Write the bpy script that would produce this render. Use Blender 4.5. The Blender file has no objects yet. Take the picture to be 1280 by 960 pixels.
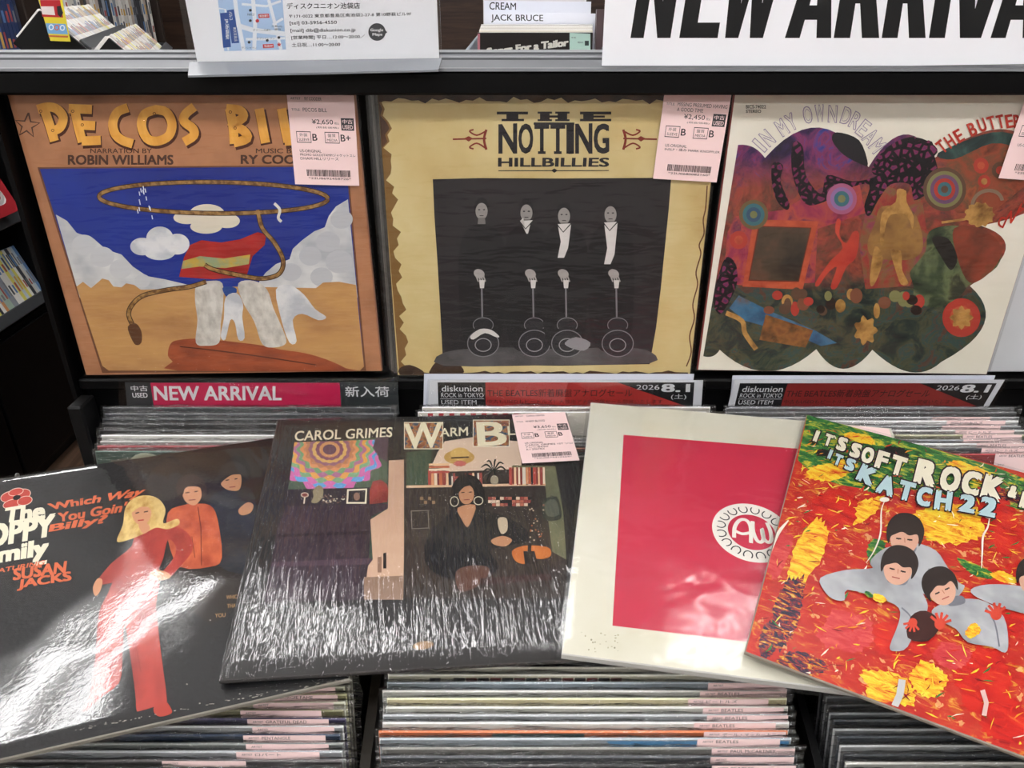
import bpy, math, random
from mathutils import Matrix, Vector, noise
from mathutils.geometry import tessellate_polygon

SC = bpy.context.scene
COL = SC.collection
R = math.radians
EYE = 1.40                      # height of the camera above the floor
PITCH = R(27)
FPX = 960.0                     # focal length in pixels of the 1280x960 frame

# ------------------------------------------------------------------ camera, world, light, exposure
cam = bpy.data.cameras.new('camera'); cam.sensor_width = 36.0; cam.lens = 36.0 * FPX / 1280.0
cam.clip_start = 0.02
cam_o = bpy.data.objects.new('camera', cam); COL.objects.link(cam_o)
cam_o.location = (0, 0, EYE); cam_o.rotation_euler = (math.pi / 2 - PITCH, 0, 0)
SC.camera = cam_o
SC.view_settings.view_transform = 'Standard'
SC.view_settings.look = 'None'
SC.view_settings.gamma = 1.0
SC.view_settings.use_curve_mapping = False
SC.view_settings.exposure = 0.34
SC.cycles.transparent_max_bounces = 24
SC.cycles.max_bounces = 8
world = bpy.data.worlds.new('world'); SC.world = world; world.use_nodes = True
world.node_tree.nodes['Background'].inputs[0].default_value = (0.9, 0.95, 1, 1)
world.node_tree.nodes['Background'].inputs[1].default_value = 0.15
TUBE_POWER = 17.0
# ceiling fixtures: x, y, length, turned
FIXTURES = [(-1.17, 1.20, 1.25, 62), (0.72, 1.38, 1.25, 62), (-0.32, 1.24, 0.62, 4), (0.0, -0.40, 1.25, 0), (1.6, -0.40, 1.25, 0), (-1.6, -0.40, 1.25, 0),
            (0.0, -2.1, 1.25, 0), (1.6, -2.1, 1.25, 0), (-1.6, -2.1, 1.25, 0), (0.2, 3.0, 1.25, 0), (-1.5, 2.6, 1.25, 0)]

# ------------------------------------------------------------------ helpers
def lin(c):
    return c / 12.92 if c <= 0.04045 else ((c + 0.055) / 1.055) ** 2.4
def hexc(h):
    h = h.lstrip('#')
    return tuple(lin(int(h[i:i + 2], 16) / 255) for i in (0, 2, 4)) + (1.0,)

_mats = {}
def mat(h, rough=0.5, metal=0.0, spec=0.35, name=None):
    k = (h, rough, metal, spec)
    if k in _mats: return _mats[k]
    m = bpy.data.materials.new(name or 'colour_' + h.lstrip('#')); m.use_nodes = True
    b = m.node_tree.nodes['Principled BSDF']
    b.inputs['Base Color'].default_value = hexc(h); b.inputs['Roughness'].default_value = rough
    b.inputs['Metallic'].default_value = metal; b.inputs['Specular IOR Level'].default_value = spec
    _mats[k] = m
    return m

def nmat(name, rough=0.5, spec=0.35):
    m = bpy.data.materials.new(name); m.use_nodes = True
    t = m.node_tree; b = t.nodes['Principled BSDF']
    b.inputs['Roughness'].default_value = rough; b.inputs['Specular IOR Level'].default_value = spec
    return m, t, b

def tex_coord(t, scale=(1, 1, 1), rot=(0, 0, 0)):
    c = t.nodes.new('ShaderNodeTexCoord'); mp = t.nodes.new('ShaderNodeMapping')
    mp.inputs['Scale'].default_value = scale; mp.inputs['Rotation'].default_value = rot
    t.links.new(c.outputs['Object'], mp.inputs['Vector'])
    return mp.outputs['Vector']

def ramp(t, fac, stops, interp='LINEAR'):
    r = t.nodes.new('ShaderNodeValToRGB'); r.color_ramp.interpolation = interp
    e = r.color_ramp.elements
    e[0].position, e[0].color = stops[0][0], hexc(stops[0][1])
    e[1].position, e[1].color = stops[-1][0], hexc(stops[-1][1])
    for p, c in stops[1:-1]:
        n = e.new(p); n.color = hexc(c)
    t.links.new(fac, r.inputs['Fac'])
    return r.outputs['Color']

def noise_tex(t, vec, scale, detail=4, rough=0.55, dist=0.0):
    n = t.nodes.new('ShaderNodeTexNoise')
    n.inputs['Scale'].default_value = scale; n.inputs['Detail'].default_value = detail
    n.inputs['Roughness'].default_value = rough; n.inputs['Distortion'].default_value = dist
    t.links.new(vec, n.inputs['Vector'])
    return n.outputs['Fac']

def mix_col(t, fac, a, b, mode='MIX'):
    n = t.nodes.new('ShaderNodeMix'); n.data_type = 'RGBA'; n.blend_type = mode
    for sock, v in ((n.inputs[0], fac), (n.inputs[6], a), (n.inputs[7], b)):
        if isinstance(v, (int, float)): sock.default_value = v
        elif isinstance(v, tuple): sock.default_value = v
        else: t.links.new(v, sock)
    return n.outputs[2]

def noisy(name, stops, scale, detail=5, dist=0.0, stretch=(1, 1, 1), rough=0.5, rot=(0, 0, 0), nrough=0.55, bump=0.0, bscale=None):
    m, t, b = nmat(name, rough)
    v = tex_coord(t, stretch, rot)
    f = noise_tex(t, v, scale, detail, nrough, dist)
    t.links.new(ramp(t, f, stops), b.inputs['Base Color'])
    if bump:
        bp = t.nodes.new('ShaderNodeBump'); bp.inputs['Strength'].default_value = bump
        bp.inputs['Distance'].default_value = 0.001
        f2 = noise_tex(t, tex_coord(t), bscale, 3)
        t.links.new(f2, bp.inputs['Height']); t.links.new(bp.outputs['Normal'], b.inputs['Normal'])
    return m

def film(name, waves, rough=0.06, amount=1.0):
    """Clear plastic: mostly see-through, mirror-like by Fresnel. waves: (scale xyz, noise scale, detail, strength, distance)."""
    m = bpy.data.materials.new(name); m.use_nodes = True
    t = m.node_tree; t.nodes.clear()
    out = t.nodes.new('ShaderNodeOutputMaterial'); mx = t.nodes.new('ShaderNodeMixShader')
    tr = t.nodes.new('ShaderNodeBsdfTransparent'); tr.inputs[0].default_value = (0.97, 0.97, 0.97, 1)
    gl = t.nodes.new('ShaderNodeBsdfGlossy'); gl.inputs['Roughness'].default_value = rough
    fr = t.nodes.new('ShaderNodeFresnel'); 
    gm = t.nodes.new('ShaderNodeNewGeometry'); io = t.nodes.new('ShaderNodeMix')       # thin sheet: same reflectance from both sides
    io.inputs[2].default_value = 1.5; io.inputs[3].default_value = 1 / 1.5
    t.links.new(gm.outputs['Backfacing'], io.inputs[0]); t.links.new(io.outputs[0], fr.inputs['IOR'])
    last = None
    for st, sc_, de, strength, dist in waves:
        f = noise_tex(t, tex_coord(t, st), sc_, de, 0.5, 0.3)
        bp = t.nodes.new('ShaderNodeBump'); bp.inputs['Strength'].default_value = strength
        bp.inputs['Distance'].default_value = dist
        t.links.new(f, bp.inputs['Height'])
        if last: t.links.new(last, bp.inputs['Normal'])
        last = bp.outputs['Normal']
    if last:
        t.links.new(last, gl.inputs['Normal']); t.links.new(last, fr.inputs['Normal'])
    mu = t.nodes.new('ShaderNodeMath'); mu.operation = 'MULTIPLY'; mu.inputs[1].default_value = amount; mu.use_clamp = True
    t.links.new(fr.outputs[0], mu.inputs[0])
    t.links.new(mu.outputs[0], mx.inputs[0]); t.links.new(tr.outputs[0], mx.inputs[1]); t.links.new(gl.outputs[0], mx.inputs[2])
    t.links.new(mx.outputs[0], out.inputs['Surface'])
    return m

class MB:
    """Collects polygons with materials and links them as ONE mesh object."""
    def __init__(self):
        self.v, self.f, self.m, self.s, self.mats = [], [], [], [], []
    def mi(self, m):
        if m not in self.mats: self.mats.append(m)
        return self.mats.index(m)
    def add(self, verts, faces, m, smooth=False):
        o = len(self.v); i = self.mi(m)
        self.v += [tuple(p) for p in verts]
        for f in faces:
            self.f.append(tuple(o + k for k in f)); self.m.append(i); self.s.append(smooth)
    def box(self, x0, x1, y0, y1, z0, z1, m):
        v = [(x, y, z) for z in (z0, z1) for y in (y0, y1) for x in (x0, x1)]
        self.add(v, [(0, 2, 3, 1), (4, 5, 7, 6), (0, 1, 5, 4), (2, 6, 7, 3), (0, 4, 6, 2), (1, 3, 7, 5)], m)
    def rbox(self, x0, x1, y0, y1, z0, z1, m, c=0.003):
        """box with chamfered edges"""
        c = min(c, (x1 - x0) / 3, (y1 - y0) / 3, (z1 - z0) / 3)
        v, idx = [], {}
        X, Y, Z = (x0, x1), (y0, y1), (z0, z1)
        sg = (1, -1)
        for a in (0, 1):
            for b in (0, 1):
                for d in (0, 1):
                    idx[a, b, d, 0] = len(v); v.append((X[a], Y[b] + sg[b] * c, Z[d] + sg[d] * c))
                    idx[a, b, d, 1] = len(v); v.append((X[a] + sg[a] * c, Y[b], Z[d] + sg[d] * c))
                    idx[a, b, d, 2] = len(v); v.append((X[a] + sg[a] * c, Y[b] + sg[b] * c, Z[d]))
        F = []
        for a in (0, 1):
            F.append([idx[a, 0, 0, 0], idx[a, 1, 0, 0], idx[a, 1, 1, 0], idx[a, 0, 1, 0]][::(-1 if a == 0 else 1)])
            F.append([idx[0, a, 0, 1], idx[1, a, 0, 1], idx[1, a, 1, 1], idx[0, a, 1, 1]][::(1 if a == 0 else -1)])
            F.append([idx[0, 0, a, 2], idx[1, 0, a, 2], idx[1, 1, a, 2], idx[0, 1, a, 2]][::(-1 if a == 0 else 1)])
        for a in (0, 1):
            for b in (0, 1):
                F.append([idx[a, b, 0, 0], idx[a, b, 1, 0], idx[a, b, 1, 1], idx[a, b, 0, 1]])
                F.append([idx[a, 0, b, 0], idx[a, 1, b, 0], idx[a, 1, b, 2], idx[a, 0, b, 2]])
                F.append([idx[0, a, b, 1], idx[1, a, b, 1], idx[1, a, b, 2], idx[0, a, b, 2]])
                for d in (0, 1):
                    F.append([idx[a, b, d, 0], idx[a, b, d, 1], idx[a, b, d, 2]])
        self.add(v, F, m)
    def flat(self, pts, m):
        """fill a (possibly concave) planar outline"""
        P = [Vector(p) for p in pts]
        tri = tessellate_polygon([P])
        n = Vector((0, 0, 0))
        for i in range(len(P)):
            a, b = P[i], P[(i + 1) % len(P)]
            n += a.cross(b)
        fs = []
        for t in tri:
            q = (P[t[1]] - P[t[0]]).cross(P[t[2]] - P[t[0]])
            fs.append(t if q.z >= 0 else (t[0], t[2], t[1]))
        self.add(P, fs, m)
    def tube(self, pts, r, m, n=8):
        pts = [Vector(p) for p in pts]; vs, fs = [], []
        for i, p in enumerate(pts):
            d = (pts[min(i + 1, len(pts) - 1)] - pts[max(i - 1, 0)]).normalized()
            a = d.orthogonal().normalized(); b = d.cross(a)
            for k in range(n):
                w = 2 * math.pi * k / n
                vs.append(p + r * (math.cos(w) * a + math.sin(w) * b))
        for i in range(len(pts) - 1):
            for k in range(n):
                fs.append((i * n + k, i * n + (k + 1) % n, (i + 1) * n + (k + 1) % n, (i + 1) * n + k))
        fs.append(tuple(range(n))[::-1]); fs.append(tuple((len(pts) - 1) * n + k for k in range(n)))
        self.add(vs, fs, m, True)
    def mesh(self, name):
        me = bpy.data.meshes.new(name)
        me.from_pydata(self.v, [], self.f)
        for m in self.mats: me.materials.append(m)
        me.polygons.foreach_set('material_index', self.m)
        me.polygons.foreach_set('use_smooth', self.s)
        me.update()
        return me
    def build(self, name, parent=None):
        o = bpy.data.objects.new(name, self.mesh(name)); COL.objects.link(o)
        if parent: o.parent = parent
        return o

def tag(o, label=None, cat=None, group=None, kind=None):
    if label: o['label'] = label
    if cat: o['category'] = cat
    if group: o['group'] = group
    if kind: o['kind'] = kind
    return o
def thing(name, label, cat, matrix=None, group=None, kind=None):
    o = bpy.data.objects.new(name, None); COL.objects.link(o)
    o.empty_display_size = 0.05
    if matrix is not None: o.matrix_world = matrix
    return tag(o, label, cat, group, kind)

def axes(O, U, V, N):
    return Matrix(((U[0], V[0], N[0], O[0]), (U[1], V[1], N[1], O[1]), (U[2], V[2], N[2], O[2]), (0, 0, 0, 1)))
def frame(O, U, V):
    U = Vector(U).normalized(); V = Vector(V); V = (V - V.dot(U) * U).normalized()
    return axes(O, U, V, U.cross(V))

# sight line through a point of the measured photograph, used only to measure where flat print lies on its own surface
CP, SP = math.cos(PITCH), math.sin(PITCH)
def sight(x, y):
    u, v = (x - 640) / FPX, (480 - y) / FPX
    return Vector((u, CP + v * SP, v * CP - SP))
def on_plane(x, y, O, N):
    d = sight(x, y); e = Vector((0, 0, EYE))
    return e + d * ((Vector(O) - e).dot(N) / d.dot(N))
def on_depth(x, y, Y):
    d = sight(x, y); return Vector((0, 0, EYE)) + d * (Y / d.y)

_txt = {}
def glyphs(s, bold):
    k = (s, bold)
    if k not in _txt:
        c = bpy.data.curves.new('lettering', 'FONT'); c.body = s; c.resolution_u = 3
        o = bpy.data.objects.new('lettering', c)
        me = bpy.data.meshes.new_from_object(o)
        V = [(v.co.x, v.co.y) for v in me.vertices]; F = [tuple(p.vertices) for p in me.polygons]
        bpy.data.objects.remove(o); bpy.data.curves.remove(c); bpy.data.meshes.remove(me)
        if bold:                                   # heavier lettering: the same strokes printed side by side
            n = len(V); V0, F0 = V, F; V, F = [], []
            for a, (dx, dy) in enumerate(((-1, -.7), (1, -.7), (1, .7), (-1, .7), (0, 0))):
                V += [(x + bold * dx, y + bold * dy) for x, y in V0]; F += [tuple(k + a * n for k in f) for f in F0]
        x0 = min(p[0] for p in V); x1 = max(p[0] for p in V); y0 = min(p[1] for p in V); y1 = max(p[1] for p in V)
        _txt[k] = ([((x - x0) / max(x1 - x0, 1e-6), (y - y0) / max(y1 - y0, 1e-6)) for x, y in V], F)
    return _txt[k]

def smooth_pts(pts, n=5, closed=True):
    out = []; N = len(pts)
    for i in range(N if closed else N - 1):
        g = (lambda j: pts[j % N]) if closed else (lambda j: pts[max(0, min(N - 1, j))])
        p0, p1, p2, p3 = g(i - 1), g(i), g(i + 1), g(i + 2)
        for k in range(n):
            t = k / n
            out.append(tuple(0.5 * (2 * p1[a] + (p2[a] - p0[a]) * t + (2 * p0[a] - 5 * p1[a] + 4 * p2[a] - p3[a]) * t * t
                                    + (3 * p1[a] - p0[a] - 3 * p2[a] + p3[a]) * t ** 3) for a in (0, 1)))
    if not closed: out.append(tuple(pts[-1]))
    return out

class Face:
    """A flat printed face: matrix M maps (u, v, height) to the place; print is laid down layer on layer."""
    STEP = 5e-6
    def __init__(self, M, mb=None, base=0.0, direct=False):
        self.M = M; self.I = M.inverted(); self.O = M.translation.copy(); self.N = M.to_3x3() @ Vector((0, 0, 1))
        self.b = mb or MB(); self.h = base; self.direct = direct; self.lim = None
    def p(self, q):
        if self.direct: return (q[0], q[1])
        w = self.I @ on_plane(q[0], q[1], self.O, self.N)
        if self.lim: return (min(max(w.x, 0.0), self.lim[0]), min(max(w.y, 0.0), self.lim[1]))   # print stops at the edge of the card
        return (w.x, w.y)
    def up(self): self.h += self.STEP
    def poly(self, pts, m, smooth=0):
        self.up()
        if smooth: pts = smooth_pts(pts, smooth)
        self.b.flat([self.p(q) + (self.h,) for q in pts], m)
    def ell(self, cx, cy, rx, ry, m, rot=0, n=32, wob=0, k=0):
        c, s = math.cos(R(rot)), math.sin(R(rot)); pts = []
        for i in range(n):
            a = 2 * math.pi * i / n; w = 1 + wob * math.cos(k * a)
            x, y = rx * w * math.cos(a), ry * w * math.sin(a)
            pts.append((cx + c * x - s * y, cy + s * x + c * y))
        self.poly(pts, m)
    def ring(self, cx, cy, rx, ry, w, m, rot=0, n=40, a0=0, a1=360):
        c, s = math.cos(R(rot)), math.sin(R(rot)); pts = []
        for i in range(n + 1):
            a = R(a0 + (a1 - a0) * i / n)
            pts.append((cx + c * rx * math.cos(a) - s * ry * math.sin(a), cy + s * rx * math.cos(a) + c * ry * math.sin(a)))
        self.line(pts, w, m)
    def line(self, pts, w, m, smooth=0, taper=False):
        if smooth: pts = smooth_pts(pts, smooth, False)
        self.up(); L, Rr = [], []
        for i, q in enumerate(pts):
            a, b = pts[max(i - 1, 0)], pts[min(i + 1, len(pts) - 1)]
            dx, dy = b[0] - a[0], b[1] - a[1]; d = math.hypot(dx, dy) or 1
            ww = w / 2
            if taper: ww *= math.sin(math.pi * (0.08 + 0.84 * i / max(1, len(pts) - 1)))
            L.append((q[0] - dy / d * ww, q[1] + dx / d * ww)); Rr.append((q[0] + dy / d * ww, q[1] - dx / d * ww))
        n = len(pts)
        V = [self.p(q) + (self.h,) for q in L + Rr]
        F = []
        for i in range(n - 1):
            f = (i, i + 1, n + i + 1, n + i)
            a, b, c = (Vector(V[k]) for k in f[:3])
            F.append(f if (b - a).cross(c - b).z > 0 else f[::-1])
        self.b.add(V, F, m)
    def text(self, s, quad, m, bold=0.0):
        """quad: top-left, top-right, bottom-right, bottom-left of the ink box"""
        self.up(); V, F = glyphs(s, bold); tl, tr, br, bl = quad; out = []; n5 = max(1, len(V) // 5)
        for i, (x, y) in enumerate(V):
            q = [(1 - x) * (1 - y) * bl[a] + x * (1 - y) * br[a] + x * y * tr[a] + (1 - x) * y * tl[a] for a in (0, 1)]
            out.append(self.p(q) + (self.h + (2.5e-6 * (i // n5) if bold else 0),))
        if bold: self.h += 1.0e-5
        self.b.add(out, F, m)
    def tbox(self, s, x0, y0, x1, y1, m, bold=0.0, slant=0):
        """ink box in photo measure (y down)"""
        self.text(s, [(x0 + slant, y0), (x1 + slant, y0), (x1, y1), (x0, y1)], m, bold)
    def letter(self, ch, cx, cy, w, h, rot, m, bold=0.0, m2=None, ob=0.0):
        c, s = math.cos(R(rot)), math.sin(R(rot))
        def quad(w, h):
            return [(cx + c * x - s * y, cy + s * x + c * y) for x, y in ((-w / 2, -h / 2), (w / 2, -h / 2), (w / 2, h / 2), (-w / 2, h / 2))]
        if m2:
            self.text(ch, quad(w + ob, h + ob), m2, bold + 0.035)
        self.text(ch, quad(w, h), m, bold)

ORD = ['first', 'second', 'third', 'fourth', 'fifth', 'sixth', 'seventh', 'eighth', 'ninth', 'tenth', 'eleventh', 'twelfth', 'thirteenth',
       'fourteenth', 'fifteenth', 'sixteenth', 'seventeenth', 'eighteenth', 'nineteenth', 'twentieth', 'twenty-first', 'twenty-second',
       'twenty-third', 'twenty-fourth', 'twenty-fifth', 'twenty-sixth', 'twenty-seventh', 'twenty-eighth', 'twenty-ninth', 'thirtieth',
       'thirty-first', 'thirty-second', 'thirty-third', 'thirty-fourth', 'thirty-fifth', 'thirty-sixth', 'thirty-seventh', 'thirty-eighth', 'thirty-ninth', 'fortieth']

# ------------------------------------------------------------------ common materials
BLACK = mat('#060607', 0.42, spec=0.14)
BLACK2 = mat('#0e0e0f', 0.5, spec=0.2)
INK = mat('#221e20', 0.6)
WHITE = mat('#e9e9ec', 0.5)
PAPER = mat('#eceef3', 0.55)
PINK = mat('#eccfcd', 0.55)
PINKD = mat('#e0bcbc', 0.55)
GREY = mat('#8a8d90', 0.5)
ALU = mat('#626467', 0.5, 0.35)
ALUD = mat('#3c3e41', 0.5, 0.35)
FILM = film('clear_film', [((1, 1, 1), 26, 2, 0.5, 0.004), ((1, 2.5, 1), 90, 2, 0.25, 0.0012)], 0.08)
ACRYL = film('clear_acrylic', [], 0.03)
FILM_BIN = film('crinkled_film', [((0.25, 1, 1), 170, 3, 1.0, 0.006)], 0.10, 1.8)
FILM_SHINY = film('wavy_film', [((1.0, 1.3, 1), 8, 1, 0.4, 0.0035), ((1, 1, 1), 300, 2, 0.06, 0.0006)], 0.05, 1.15)
FILM_SHRINK = film('shrink_film', [((1, 0.08, 1), 300, 2, 1.0, 0.0016), ((1, 1, 1), 13, 2, 0.35, 0.005)], 0.05, 1.4)
FILM_SOFT = film('soft_film', [((1, 1.4, 1), 22, 2, 0.35, 0.004)], 0.12)
FILM_TIGHT = film('tight_film', [((1, 1, 1), 9, 1, 0.05, 0.004)], 0.30, 0.25)

# ------------------------------------------------------------------ the room
def wood_mat(name, a, b, planks_along_x=True):
    m, t, bs = nmat(name, 0.45)
    v = tex_coord(t, (1, 14, 14) if planks_along_x else (14, 1, 14))
    f = noise_tex(t, v, 3.0, 6, 0.6, 0.6)
    t.links.new(ramp(t, f, [(0.3, a), (0.7, b)]), bs.inputs['Base Color'])
    return m
FLOORM = wood_mat('floor_boards', '#3a2a20', '#6b5242', False)
WALLM = noisy('wall_paint', [(0.3, '#b9b6b0'), (0.7, '#c6c3bd')], 3)
CEILM = noisy('ceiling_paint', [(0.3, '#dcdcda'), (0.7, '#e6e6e4')], 3)
PANELW = wood_mat('wood_panelling', '#2c1e17', '#4d382c', True)
def slab(name, x0, x1, y0, y1, z0, z1, m):
    b = MB(); b.box(x0, x1, y0, y1, z0, z1, m); o = b.build(name); o['kind'] = 'structure'; return o
slab('floor', -2.4, 3.4, -3.2, 5.2, -0.05, 0.0, FLOORM)
slab('ceiling', -2.4, 3.4, -3.2, 5.2, 2.7, 2.75, CEILM)
slab('wall_left', -2.45, -2.4, -3.2, 5.2, 0, 2.7, WALLM)
slab('wall_right', 3.4, 3.45, -3.2, 5.2, 0, 2.7, WALLM)
slab('wall_back', -2.4, 3.4, 5.2, 5.25, 0, 2.7, PANELW)
slab('wall_front', -2.4, 3.4, -3.25, -3.2, 0, 2.7, WALLM)
slab('baseboard_back', -2.4, 3.4, 5.18, 5.2, 0, 0.08, BLACK2)

# ------------------------------------------------------------------ ceiling lights
EMIT = bpy.data.materials.new('lit_tube'); EMIT.use_nodes = True
_b = EMIT.node_tree.nodes['Principled BSDF']
_b.inputs['Base Color'].default_value = (1, 1, 1, 1)
_b.inputs['Emission Color'].default_value = (1.0, 0.985, 0.985, 1); _b.inputs['Emission Strength'].default_value = TUBE_POWER
def make_light(x, y, L, k, turn=0):
    t = thing('ceiling_light', ['twin tube light on the ceiling over the left of the record rack', 'twin tube light on the ceiling over the right of the record rack', 'short twin tube light on the ceiling over the middle of the record rack',
              'twin tube light on the ceiling just behind the viewer, middle of its row', 'twin tube light on the ceiling just behind the viewer, right end of its row',
              'twin tube light on the ceiling just behind the viewer, left end of its row', 'twin tube light in the middle of the second row behind the viewer',
              'twin tube light at the right of the second row behind the viewer', 'twin tube light at the left of the second row behind the viewer',
              'twin tube light over the aisle beyond the record rack', 'twin tube light over the disc shelves'][k], 'light', Matrix.Translation((x, y, 2.7)) @ Matrix.Rotation(R(turn), 4, 'Z'), 'ceiling tube lights')
    b = MB(); h = L / 2
    b.rbox(-h - 0.02, h + 0.02, -0.15, 0.15, -0.035, 0.0, mat('#e4e4e2', 0.4), 0.006)
    for s in (-1, 1): b.rbox(-h - 0.02, h + 0.02, s * 0.155 - 0.005, s * 0.155 + 0.005, -0.075, -0.005, mat('#e4e4e2', 0.4), 0.002)
    b.build('housing', t)
    for s in (-0.07, 0.07):
        b = MB(); b.tube([(-h, s, -0.06), (h, s, -0.06)], 0.028, EMIT, 12); b.build('tube', t)
for k, (x, y, L, r) in enumerate(FIXTURES): make_light(x, y, L, k, r)

# ------------------------------------------------------------------ the record rack
LEDGE_Z = EYE - 0.361
XL, XR = -0.4625, 1.06
rack = thing('record_rack', 'black record rack with sleeve display ledge above browsing bins', 'rack', Matrix.Translation((0, 0, 0)))
def rack_part(name, label=None):
    return (lambda b: tag(b.build(name, rack), label))
b = MB(); b.rbox(XL, XR, 0.764, 0.780, 0.0, EYE - 0.062, BLACK, 0.002); rack_part('back_panel')(b)
b = MB(); b.rbox(XL, XR, 0.7285, 0.764, LEDGE_Z - 0.018, LEDGE_Z - 0.0050, BLACK, 0.002); b.rbox(XL, XR, 0.738, 0.764, LEDGE_Z - 0.075, LEDGE_Z - 0.018, BLACK, 0.002)
rack_part('display_ledge')(b)
b = MB(); b.rbox(XL, XR, 0.716, 0.726, EYE - 0.0803, EYE - 0.0612, BLACK, 0.002)
rack_part('header_bar')(b)
# metal rail on the header: stepped profile
b = MB()
prof = [(y + .0155, z - .0010) for y, z in ((0.7005, -0.0598), (0.7015, -0.0575), (0.7045, -0.0568), (0.7055, -0.0576), (0.7175, -0.0518), (0.7185, -0.0500), (0.7265, -0.0478), (0.7275, -0.0462), (0.7345, -0.0445), (0.7345, -0.0500), (0.7275, -0.0520), (0.7105, -0.0598), (0.7005, -0.0598))]
for i in range(len(prof) - 1):
    (y0, z0), (y1, z1) = prof[i], prof[i + 1]
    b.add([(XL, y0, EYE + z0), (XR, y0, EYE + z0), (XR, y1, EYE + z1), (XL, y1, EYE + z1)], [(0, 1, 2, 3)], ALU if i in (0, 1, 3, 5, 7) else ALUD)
rack_part('metal_rail', 'brushed metal rail along the top')(b)
for x in (XL - 0.005, XR):
    b = MB()
    pr = [(0.722, EYE - 0.0598), (0.780, EYE - 0.0598), (0.780, 0.0), (0.285, 0.0), (0.285, 0.80), (0.62, 0.86), (0.69, 0.87), (0.722, 0.90)]
    n = len(pr)
    b.add([(x, y, z) for y, z in pr] + [(x + 0.005, y, z) for y, z in pr], [], BLACK)
    tri = tessellate_polygon([[Vector((y, z, 0)) for y, z in pr]])
    i = b.mi(BLACK)
    for tq in tri:
        b.f.append(tuple(tq)); b.m.append(i); b.s.append(False); b.f.append(tuple(n + q for q in tq)[::-1]); b.m.append(i); b.s.append(False)
    for k in range(n):
        b.f.append((k, (k + 1) % n, n + (k + 1) % n, n + k)); b.m.append(i); b.s.append(False)
    rack_part('side_panel')(b)
# browsing bins: floor boards, fronts, dividers
def slant_floor(y0, y1, z, ya, k, name):
    b = MB(); v = [(x, y, z + (y - ya) * k + d) for d in (-.012, 0) for x in (XL, XR) for y in (y0, y1)]
    b.add(v, [(0, 1, 3, 2), (4, 6, 7, 5), (0, 4, 5, 1), (2, 3, 7, 6), (0, 2, 6, 4), (1, 5, 7, 3)], BLACK); rack_part(name)(b)
slant_floor(.592, .72, EYE - .398 - .303 - .032, .6545, .62, 'rear_bin_floor')
slant_floor(.285, .57, EYE - .4785 - .303 - .010, .370, .53, 'front_bin_floor')
b = MB(); b.rbox(XL, XR, 0.575, 0.590, 0.0, 0.80, BLACK, 0.002); rack_part('bin_wall')(b)
b = MB(); b.rbox(XL, XR, 0.268, 0.282, 0.0, 0.72, BLACK, 0.002); rack_part('bin_front')(b)
DIVW = noisy('dark_divider', [(0.3, '#1b1712'), (0.7, '#2c261c')], 14, stretch=(1, 1, 6))
def divider(x, w, m, z_rear, z_front):
    b = MB(); pr = [(0.285, 0.58), (0.285, z_front - 0.06), (0.40, z_front - 0.016), (0.57, z_front + 0.035), (0.57, 0.58)]
    n = len(pr)
    b.add([(x, y, z) for y, z in pr] + [(x + w, y, z) for y, z in pr], [tuple(range(n)), tuple(range(n, 2 * n))[::-1]] + [(k, n + k, n + (k + 1) % n, (k + 1) % n) for k in range(n)], m)
    rack_part('bin_divider')(b)
divider(-0.117, 0.008, DIVW, 0, 0.89)
divider(0.2275, 0.006, BLACK, 0, 0.905); 
# the bin's own left cheek, a little lower than the display frame
b = MB(); b.rbox(-0.4625, -0.447, 0.698, 0.728, 0.66, LEDGE_Z - 0.022, BLACK2, 0.002); rack_part('bin_cheek')(b)

# ------------------------------------------------------------------ price tags
def price_tag(w, h, artist, title, price, sleeve, media, notes, code, title2=None):
    """pink printed label, local 0..w, 0..h"""
    F = Face(Matrix.Identity(4), MB(), 0.0, True)
    F.b.box(0, w, 0, h, -0.00012, 0.0, PINK)
    X = lambda a: a * w
    Y = lambda a: (1 - a) * h
    def tx(s, x0, y0, x1, y1, bold=0.0, m=INK):
        F.text(s, [(X(x0), Y(y0)), (X(x1), Y(y0)), (X(x1), Y(y1)), (X(x0), Y(y1))], m, bold)
    def bx(x0, y0, x1, y1, m=INK):
        F.poly([(X(x0), Y(y1)), (X(x1), Y(y1)), (X(x1), Y(y0)), (X(x0), Y(y0))], m)
    if artist: tx('ARTIST', .05, .035, .20, .06); tx(artist, .26, .03, min(.95, .26 + .028 * len(artist)), .065)
    tx('TITLE:', .05, .155, .18, .18); tx(title, .22, .145, min(.97, .22 + .036 * len(title)), .185)
    if title2: tx(title2, .22, .20, min(.97, .22 + .036 * len(title2)), .24)
    tx(price, .34, .265, .66, .325, .005); tx('税込', .68, .29, .75, .32); tx('(税抜価格)', .40, .342, .74, .366)
    bx(.78, .245, .975, .38, mat('#3a393c', .5)); tx('中古', .80, .26, .955, .305, .01, PINK); tx('USED', .80, .32, .955, .365, .01, PINK)
    for x, jp, en, g in ((.09, '外装', 'SLEEVE', sleeve), (.52, '盤質', 'MEDIA', media)):
        bx(x, .40, x + .22, .525); bx(x + .008, .408, x + .212, .517, PINK)
        tx(jp, x + .045, .42, x + .165, .458); tx(en, x + .03, .475, x + .19, .505)
        tx(g, x + .24, .425, x + .24 + .075 * len(g), .50, .012)
    y = .60
    for s in notes:
        tx(s, .12, y, min(.97, .12 + .045 * len(s) if any(ord(c) > 300 for c in s) else .12 + .03 * len(s)), y + .032); y += .042
    rnd = random.Random(code); x = .20
    while x < .88:
        ww = rnd.choice((.006, .006, .011)); bx(x, .825, x + ww, .90); x += ww + rnd.choice((.006, .006, .011))
    tx('*' + code + '*', .22, .912, .88, .935)
    return F.b

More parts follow.
